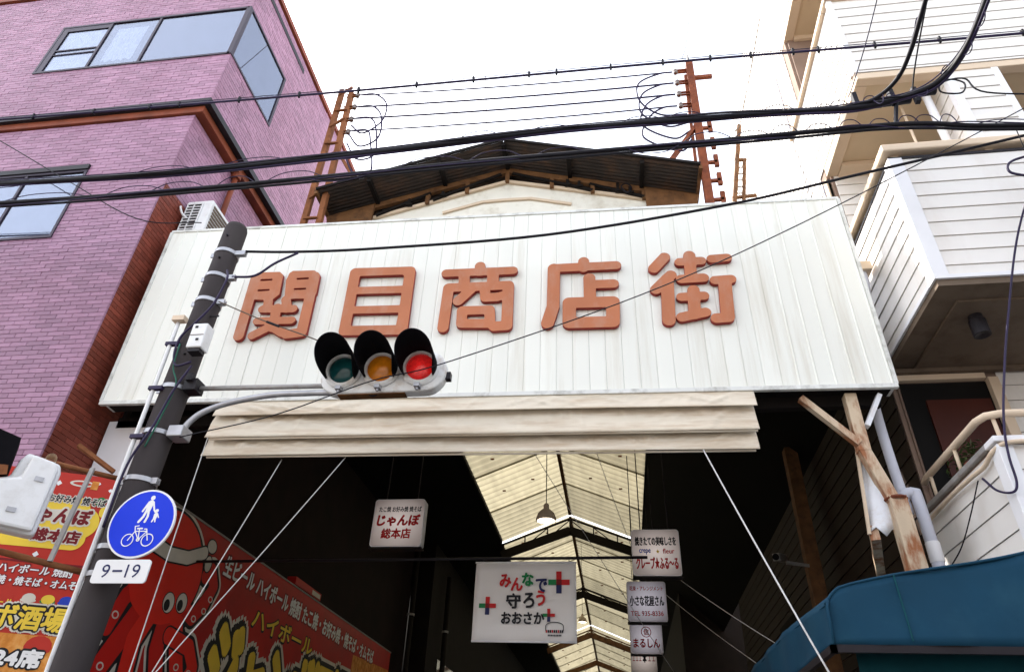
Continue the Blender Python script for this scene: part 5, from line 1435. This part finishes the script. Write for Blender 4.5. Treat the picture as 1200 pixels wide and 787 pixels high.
# pedestrian signal seen from behind on a rusty pipe frame
FA = R(43)
FX = Vector((math.cos(FA), math.sin(FA), 0)); FN = Vector((math.sin(FA), -math.cos(FA), 0)); F0 = Vector((-4.74, 5.80, 0))
def fp(s, z, d=0.0): return F0 + FX * s + FN * d + Vector((0, 0, z))
fr = MB().tube([fp(0.02, 4.13), fp(-0.75, 4.13)], 0.024, 10).build('signal_frame', 'rust', pl, smooth=True)
fr['label'] = 'rusty pipe frame holding the pedestrian signal'
MB().tube([fp(0.02, 3.23), fp(-0.95, 3.30)], 0.028, 10).build('bottom_pipe', 'rust', fr, smooth=True)
MB().tube([fp(0, 4.13), fp(0, 3.22)], 0.018, 10).build('end_pipe', 'grey_steel', fr, smooth=True)
MB().bar(fp(-0.27, 4.16, 0.03), fp(-0.31, 3.27, 0.03), 0.045, 0.02).build('flat_strut', 'grey_steel', fr)
MB().tube([fp(0.02, 4.13), (PXc - 0.1, PYc, 4.12)], 0.024, 10).tube([fp(0.02, 3.23), (PXc - 0.1, PYc, 3.22)], 0.026, 10).build('stub_pipe', 'rust', fr, smooth=True)
tag(MB().bar((-5.09, 5.50, 4.36), (-4.80, 5.74, 4.18), 0.06, 0.035).build('wooden_stick', 'rust'), 'short rusty flat bar slanting above the pipe frame', 'bar')
ps = thing('pedestrian_signal', 'white pedestrian signal casing seen from behind at the left edge', 'traffic light', tuple(fp(-0.7, 3.37, 0.15)))
def fprism(name, poly, d0, d1, m, bev=0.0): return MB().prism(poly, F0 + FN * d0, FX, (0, 0, 1), FN * (d1 - d0)).build(name, m, ps, bevel=bev)
fprism('casing', [(-1.02, 3.42), (-0.52, 3.40), (-0.50, 3.44), (-0.50, 3.98), (-0.53, 4.06), (-0.80, 4.10), (-0.84, 4.02), (-0.86, 3.86), (-1.02, 3.80)], 0.06, 0.22, 'white_plastic', 0.025)
fprism('rear_half', [(-0.93, 3.43), (-0.53, 3.42), (-0.53, 3.98), (-0.56, 4.04), (-0.76, 4.07), (-0.78, 3.85), (-0.93, 3.80)], 0.222, 0.30, 'white_plastic', 0.025)
for s, z in ((-0.64, 3.86), (-0.74, 3.56)): fprism('hinge', [(s - 0.035, z - 0.02), (s + 0.035, z - 0.02), (s + 0.035, z + 0.02), (s - 0.035, z + 0.02)], 0.30, 0.312, 'galvanised')
fprism('visor', [(-1.1, 3.84), (-0.88, 3.90), (-0.90, 4.18), (-1.1, 4.22)], 0.04, 0.30, 'visor_black')
fprism('inner_panel', [(-1.0, 3.80), (-0.88, 3.84), (-0.90, 3.92), (-1.0, 3.90)], 0.302, 0.31, 'rust')
MB().lathe([(0.045, 0), (0.045, 0.16)], fp(-0.62, 4.10, 0.05), axis=FN, n=12).build('top_bracket', 'trim_beige', ps)

# ---------------- rusty masts on the arcade roof
def mast(label, x, y, z0, z1, m, side):
    t = thing('roof_mast', label, 'mast', (x, y, z0), 'rusty masts behind the sign')
    w = 0.30
    if side < 0:
        for k, dx in enumerate((-0.13, 0.15)):
            MB().bar((x + dx, y, z0), (x + dx * 0.75, y, z1 - 0.1 * k), 0.09, 0.09).build('leg', m, t)
        for i in range(8):
            za = z0 + 0.25 + i * 0.47
            MB().bar((x - 0.12, y - 0.05, za), (x + 0.13, y - 0.05, za + (0.22 if i % 2 else 0)), 0.05, 0.03).build('rung', m, t)
        MB().bar((x + 0.12, y, z0 + 2.0), (x + 0.62, y + 0.02, z0 + 1.12), 0.08, 0.05).build('stay', m, t)
    else:
        MB().bar((x - 0.05, y, z0), (x, y, z1), 0.125, 0.12).build('leg', m, t)
        MB().bar((x - 0.16, y + 0.02, z0 + 0.9), (x - 0.09, y + 0.02, z1 - 0.3), 0.05, 0.05).build('leg', m, t)
        for i in range(5):
            za = z0 + 0.15 + i * 0.42
            MB().bar((x + 0.02, y - 0.02, za), (x + 0.17, y - 0.02, za), 0.05, 0.05).bar((x + 0.16, y - 0.02, za - 0.1), (x + 0.16, y - 0.02, za + 0.16), 0.07, 0.05).build('step_bracket', m, t)
        MB().bar((x - 0.04, y, z0 + 1.95), (x - 0.62, y + 0.02, z0 + 1.02), 0.09, 0.06).build('stay', m, t)
        MB().bar((x, y, z1 - 0.42), (x + 0.36, y, z1 - 0.42), 0.06, 0.07).build('cross_arm', m, t)
        MB().tube([(x, y, z1), (x, y, z1 + 0.25)], 0.02, 8).build('spike', 'grey_steel', t)
    for i in range(4):
        za = z1 - 0.22 - i * (0.36 if side < 0 else 0.32)
        xa = x - side * 0.04; xb = x - side * 0.30
        MB().bar((xa, y - 0.02, za + 0.035), (xb, y - 0.02, za + 0.035), 0.04, 0.015).bar((xa, y - 0.02, za - 0.035), (xb, y - 0.02, za - 0.035), 0.04, 0.015).build('insulator_clevis', m, t)
        MB().lathe([(0.02, -0.05), (0.04, -0.045), (0.04, -0.01), (0.026, 0), (0.04, 0.01), (0.04, 0.045), (0.02, 0.05)], (xb + side * 0.04, y - 0.02, za), n=12).build('insulator', 'insulator', t)
    return t
mast('leaning lattice mast of orange rusted iron behind the sign at left', -4.82, 8.0, 9.45, 13.2, 'rust', -1)
mast('red rusted single mast with step brackets behind the sign at right', 1.74, 8.0, 9.35, 13.0, 'rust_red', 1)
LWI = [((-4.55, 7.98, 12.98), (1.42, 7.98, 12.78)), ((-4.55, 7.98, 12.62), (1.42, 7.98, 12.46)), ((-4.55, 7.98, 12.28), (1.42, 7.98, 12.14)), ((-4.55, 7.98, 11.92), (1.42, 7.98, 11.82))]
for i, (a, b) in enumerate(LWI):
    tag(MB().tube(sag(a, b, 0.06), 0.018 if i in (1, 2) else 0.015, 6).build('mast_wire', 'cable_purple', smooth=True), ('top', 'second', 'third', 'lowest')[i] + ' of four thin wires strung between the two rusty masts', 'wire', 'wires between the masts')
    cable('jumper_wire', ('topmost', 'second', 'third', 'lowest')[i] + ' looping jumper wire beside the left rusty mast', [Vector(a), Vector(a) + Vector((0.35, 0, -0.02)), Vector(a) + Vector((0.62 - 0.05 * i, 0, -0.35)), Vector(a) + Vector((0.60, 0, -0.85 - 0.1 * i)), Vector(a) + Vector((0.28, 0, -1.15)), Vector(a) + Vector((0.02, 0, -0.9 + 0.1 * i))], 0.017, 'cable_purple', 6, 'wire', 'jumper wires at the left mast')
    cable('jumper_wire', ('topmost', 'second', 'third', 'lowest')[i] + ' looping jumper wire beside the right rusty mast', [Vector(b), Vector(b) + Vector((-0.25, 0, -0.02)), Vector(b) + Vector((-0.62 + 0.04 * i, 0, -0.25)), Vector(b) + Vector((-0.62, 0, -0.75)), Vector(b) + Vector((-0.30 + .08 * i, 0, -1.15)), Vector(b) + Vector((0.15, 0, -1.2 + 0.1 * i))], 0.017, 'cable_purple', 6, 'wire', 'jumper wires at the right mast')

# ---------------- overhead cables along the road
CY = 5.5
m1 = thing('messenger_cable', 'straight thin cable with clips crossing highest of all the cables', 'cable', (-1, CY, 9.5))
W1 = [(-13, CY, 9.86), (-8.66, CY, 9.68), (-5.79, CY, 9.61), (-3.15, CY, 9.55), (-0.83, CY, 9.53), (1.19, CY, 9.51), (2.76, CY, 9.47), (5.06, CY, 9.42), (9, CY, 9.4)]
P = crom(W1, 6)
MB().tube(P, 0.016, 8).build('cable', 'cable_purple', m1, smooth=True)
MB().tube([p + Vector((0, 0, 0.05)) for p in P], 0.006, 6).build('support_wire', 'cable_purple', m1)
for i in range(1, 26): 
    q = P[int(i * (len(P) - 1) / 26)]
    MB().box(q.x - 0.012, q.x + 0.012, CY - 0.02, CY + 0.02, q.z - 0.035, q.z + 0.06).build('clip', 'cable_black', m1)
def bundle(label, pts, strands, seed, loops):
    rnd = random.Random(seed)
    t = thing('cable_bundle', label, 'cable', tuple(pts[len(pts) // 2]))
    P = crom(pts, 10)
    N = len(P)
    for r, oz, oy, wob, m in strands:
        ph = rnd.uniform(0, 6)
        MB().tube([p + Vector((0, oy + wob * math.sin(i * 0.31 + ph), oz + wob * math.cos(i * 0.27 + ph))) for i, p in enumerate(P)], r, 8).build('strand', m, t, smooth=True)
    for k in range(loops):   # lashing wire loops that stand off the bundle
        i = int((k + 0.5 + rnd.uniform(-.25, .25)) * N / loops)
        if i + 3 >= N: continue
        a, b = P[max(0, i - 2)], P[min(N - 1, i + 2)]
        h = rnd.choice((1, 1, -1)) * rnd.uniform(0.07, 0.13)
        MB().tube(crom([a + Vector((0, 0, .02)), a.lerp(b, .3) + Vector((0, -.02, h)), a.lerp(b, .7) + Vector((0, -.02, h)), b + Vector((0, 0, .02))], 5), 0.006, 5).build('lashing_wire', 'cable_purple', t)
    return t
W2 = [(-13, CY, 8.42), (-7.93, CY, 8.25), (-5.31, CY, 8.19), (-2.93, CY, 8.25), (-1.43, CY, 8.34), (0.02, CY, 8.39), (1.31, CY, 8.38), (2.40, CY, 8.34), (3.05, CY - 0.02, 8.33), (3.45, 5.42, 8.35), (3.76, 5.24, 8.37), (3.90, 4.89, 8.4), (3.94, 4.34, 8.5), (3.98, 3.4, 8.7), (4.0, 1.5, 9.1)]
bundle('thick black cable bundle curving up towards the viewer at upper right', W2, [(0.034, 0, 0, 0.004, 'cable_black'), (0.022, 0.03, 0.02, 0.012, 'cable_black'), (0.016, -0.03, 0.01, 0.014, 'cable_purple'), (0.008, 0.075, 0, 0.01, 'cable_purple'), (0.010, 0.0, -0.04, 0.02, 'cable_black')], 3, 20)
W2b = [(2.2, CY - 0.02, 8.36), (2.76, 5.5, 8.33), (3.1, 5.43, 8.36), (3.30, 5.22, 8.4), (3.36, 4.9, 8.44), (3.36, 4.5, 8.5), (3.38, 3.6, 8.7), (3.4, 1.8, 9.1)]
bundle('branch cable splitting from the thick bundle and rising left of it', W2b, [(0.024, 0, 0, 0.003, 'cable_black'), (0.010, 0.035, 0.02, 0.012, 'cable_purple')], 4, 4)
W3 = [(-13, CY, 7.98), (-7.73, CY, 7.88), (-5.21, CY, 7.86), (-3.74, CY, 7.88), (-1.53, CY, 7.94), (0.01, CY, 7.96), (1.54, CY, 7.97), (2.40, CY, 8.0), (3.06, CY, 8.0), (3.66, CY, 7.97), (4.51, CY, 7.82), (8, CY, 7.5)]
bundle('lower black cable bundle with wavy lashing running level across the frame', W3, [(0.028, 0, 0, 0.004, 'cable_black'), (0.015, -0.055, 0.01, 0.006, 'cable_black'), (0.016, 0.02, 0.025, 0.010, 'cable_purple'), (0.007, -0.03, -0.02, 0.035, 'cable_purple')], 5, 24)
# splice closures and hangers where the bundle turns
sc = thing('cable_hanger', 'cluster of black cable clamps and closures in front of the beige soffit', 'clamp', (3.3, 5.6, 8.2))
for x, y, z, r, l in ((3.15, 5.62, 8.50, 0.05, 0.28), (3.45, 5.6, 8.52, 0.06, 0.30), (3.72, 5.5, 8.50, 0.05, 0.22)):
    MB().tube([(x - l / 2, y, z), (x - l / 2 + .03, y, z), (x + l / 2 - .03, y, z + .02), (x + l / 2, y, z + .02)], r, 12).build('closure', 'cable_black', sc, smooth=True)
MB().bar((3.42, 5.55, 8.48), (3.28, 5.53, 7.98), 0.045, 0.03).build('strap', 'cable_black', sc)
for x in (2.95, 3.35, 3.60): MB().box(x, x + 0.05, 5.5, 5.56, 8.38, 8.62).build('clamp', 'cable_black', sc)
cable('drop_wire', 'thin wire rising steeply to the top right, leftmost of the pair', [(2.95, 5.6, 8.66), (3.0, 5.5, 8.75), (3.10, 5.0, 9.0), (3.2, 4.2, 9.4), (3.3, 3.0, 10)], 0.007, 'cable_purple', 6, 'wire')
cable('drop_wire', 'thin wire rising steeply to the top right between two thick cables', [(3.60, 5.55, 8.5), (3.62, 5.4, 8.7), (3.66, 5.0, 9.0), (3.7, 4.2, 9.4), (3.8, 3.0, 10)], 0.010, 'cable_black', 6, 'wire')
cable('drop_wire', 'looped black wire coiling in front of the white pillar', [(3.75, 5.5, 8.45), (3.95, 5.45, 8.62), (4.12, 5.45, 8.55), (4.05, 5.45, 8.38), (3.85, 5.45, 8.42), (3.9, 5.45, 8.58), (4.15, 5.45, 8.62), (4.3, 5.45, 8.35), (5.2, 5.45, 8.20), (7, 5.45, 8.0)], 0.010, 'cable_black', 6, 'wire')
cable('span_wire', 'black wire from the pole top sweeping up to the right across the sign', [(-4.28, 5.80, 7.03), (-3.6, 5.8, 6.97), (-2.6, 5.8, 6.94), (-0.61, 5.8, 6.98), (1.39, 5.8, 7.25), (2.81, 5.75, 7.52), (4.67, 5.7, 7.9), (8, 5.6, 8.6)], 0.016, 'cable_black')
cable('span_wire', 'short black wire joining the pole band to the long span wire', [(-4.28, 5.78, 6.62), (-4.0, 5.78, 6.62), (-3.8, 5.79, 6.80), (-3.55, 5.8, 6.95)], 0.014, 'cable_purple')
cable('service_wire', 'thin grey wire slanting across the characters down to the signal', [(8, 5.6, 10.2), (4.7, 5.6, 8.22), (2.09, 5.6, 6.74), (0.36, 5.6, 5.90), (-1.53, 5.55, 5.17), (-2.22, 5.45, 4.93), (-3.2, 5.6, 4.68), (-4.2, 5.7, 4.52)], 0.006, 'cable_black', 6, 'wire')
cable('service_wire', 'thin brown wire from the pole to the top of the signal', [(-4.32, 5.75, 6.24), (-3.7, 5.78, 5.95), (-3.02, 5.8, 5.66), (-2.75, 5.8, 5.45)], 0.007, 'cable_brown', 6, 'wire')
tag(MB().tube(crom([(-3.68, 5.775, 5.94), (-3.52, 5.78, 5.87)], 3), 0.014, 6).build('wire_splice', 'cable_black'), 'dark splice on the thin brown wire near the pole', 'splice')
cable('sky_wire', 'thin wire falling through the sky above the gable ridge', [(-2.40, 8.3, 17), (-2.34, 8.3, 16.3), (-2.0, 8.3, 12.0), (-1.95, 8.3, 11.2)], 0.006, 'cable_brown', 6, 'wire')
cable('sky_wire', 'thin guy wire from the left mast up past the brick building', [(-4.75, 8.0, 13.2), (-5.6, 8.0, 14.6), (-6.73, 8.0, 16.8), (-7.5, 8.0, 18.3)], 0.008, 'cable_brown', 6, 'wire')
cable('sky_wire', 'brown wire falling through the white sky right of the right mast', [(2.36, 8.2, 11.3), (2.55, 8.2, 11.8), (3.41, 8.2, 15.1), (3.8, 8.2, 16.5)], 0.010, 'cable_brown', 6, 'wire')
cable('sky_wire', 'thin wire rising from the right mast tip', [(1.64, 8.0, 13.2), (1.75, 8.0, 13.6), (2.0, 8.0, 15.1), (2.3, 8.0, 17)], 0.007, 'cable_purple', 6, 'wire')
cable('wall_wire', 'thin black wire slanting down across the mauve brick front', [(-12, 6.3, 11.8), (-9.76, 6.4, 10.42), (-8, 6.42, 9.28), (-6.6, 6.5, 8.45), (-6.0, 7.0, 8.8)], 0.008, 'cable_black', 6, 'wire')
# service drops at the right edge
for k, (x, y) in enumerate(((4.50, 5.62), (4.74, 5.62))):
    dl = thing('drop_insulator', ('left' if k == 0 else 'right') + ' of two purple service drops with ribbed insulators at right', 'insulator', (x, y, 7.1))
    MB().tube([(x - 0.06, 5.52, 7.85), (x - 0.02, y, 7.45)], 0.005, 5).build('hanger_wire', 'cable_black', dl)
    MB().lathe([(0.0, 0), (0.02, 0.0), (0.03, 0.02), (0.02, 0.035), (0.03, 0.055), (0.02, 0.07), (0.03, 0.09), (0.02, 0.105), (0.03, 0.125), (0.02, 0.14), (0.03, 0.16), (0.02, 0.18), (0, 0.18)], (x - 0.02, y, 7.28), axis=(-0.05, 0, 1), n=12).build('insulator', 'insulator', dl)
    MB().tube(crom([(x + 0.55, y, 7.65), (x + 0.1, y, 7.52), (x - 0.20, y, 7.42), (x - 0.26, y, 7.27), (x - 0.08, y, 7.18), (x, y, 7.12), (x + 0.10, y, 6.6), (x + 0.30, y, 5.9), (x + 0.6, y, 5.2)] if k == 0 else [(x + 0.4, y, 7.62), (x + 0.05, y, 7.5), (x - 0.14, y, 7.40), (x - 0.08, y, 7.26), (x + 0.04, y, 7.15), (x + 0.06, y, 6.6), (x + 0.05, y, 5.8), (x + 0.2, y, 5.0)]), 0.013, 8).build('drop_cable', 'cable_purple', dl, smooth=True)
cable('balcony_cable', 'purple cable looping round the lower balcony corner', [(4.75, 5.6, 7.72), (4.4, 6.1, 6.9), (4.05, 6.33, 5.9), (3.80, 6.38, 5.2), (3.66, 6.40, 4.75), (3.60, 6.40, 4.45), (3.58, 6.40, 4.2), (3.54, 6.44, 4.12), (3.50, 6.6, 4.2), (3.49, 6.75, 4.38)], 0.011, 'cable_purple', 6)
cable('balcony_cable', 'thin dark cable trailing along the lower balcony side', [(3.52, 6.9, 4.42), (3.50, 7.2, 4.2), (3.50, 7.6, 4.0), (3.50, 8.0, 3.9), (3.5, 8.4, 3.8)], 0.007, 'cable_black', 6)
# roof ladder beyond the gable
ld = thing('roof_ladder', 'thin metal roof ladder and frame standing against the sky at right', 'ladder', (2.45, 9.5, 10.2))
MB().tube([(2.32, 9.5, 10.2), (2.82, 9.5, 13.0)], 0.045, 8).build('rail', 'brown_wood', ld)
MB().tube([(2.50, 9.5, 10.2), (2.78, 9.5, 12.0)], 0.035, 8).build('rail', 'brown_wood', ld)
MB().bar((2.60, 9.5, 12.02), (2.82, 9.5, 12.0), 0.05, 0.05).bar((2.42, 9.5, 11.02), (2.85, 9.5, 11.05), 0.05, 0.05).build('cross_bar', 'brown_wood', ld)
for i in range(5): MB().bar((2.48 + 0.03 * i, 9.52, 11.15 + 0.17 * i), (2.62 + 0.03 * i, 9.52, 11.15 + 0.17 * i), 0.02, 0.02).build('rung', 'grey_steel', ld)
# ropes that tie the blind down
for k, (a, b, r, lb) in enumerate((((-4.92, 7.2, 5.38), (-4.12, 5.95, 2.3), 0.006, 'leftmost pale tie rope running down behind the round blue sign'),
                                   ((-3.88, 7.2, 4.95), (-4.0, 6.0, 2.3), 0.0055, 'middle pale tie rope crossing the octopus board'),
                                   ((-3.09, 7.2, 4.96), (-4.02, 6.0, 2.3), 0.0055, 'rightmost of the three tie ropes at left of the entrance'),
                                   ((1.01, 7.2, 4.95), (1.45, 5.56, 2.45), 0.0075, 'thick pale tie rope running down to the blue awning'))):
    tag(MB().tube(sag(a, b, 0.02), r, 8).build('tie_rope', 'rope_white', smooth=True), lb, 'rope', 'tie ropes of the blind')
for k, (a, b, lb) in enumerate((((0.95, 11.3, 4.7), (2.0, 9.0, 3.2), 'upper of two thin cords behind the box signs at right'), ((0.9, 13.5, 5.0), (1.9, 10.5, 3.3), 'lower of two thin cords behind the box signs at right'),
                                ((-1.1, 9.2, 5.9), (0.9, 13.0, 3.6), 'thin grey cord slanting across the roof sheets to the signs'), ((-0.2, 9.5, 6.0), (0.35, 12, 5.2), 'short thin cord above the topmost box sign'))):
    tag(MB().tube(sag(a, b, 0.03), 0.005, 6).build('guy_wire', 'rope_white', smooth=True), lb, 'wire')
bpy.context.view_layer.update()
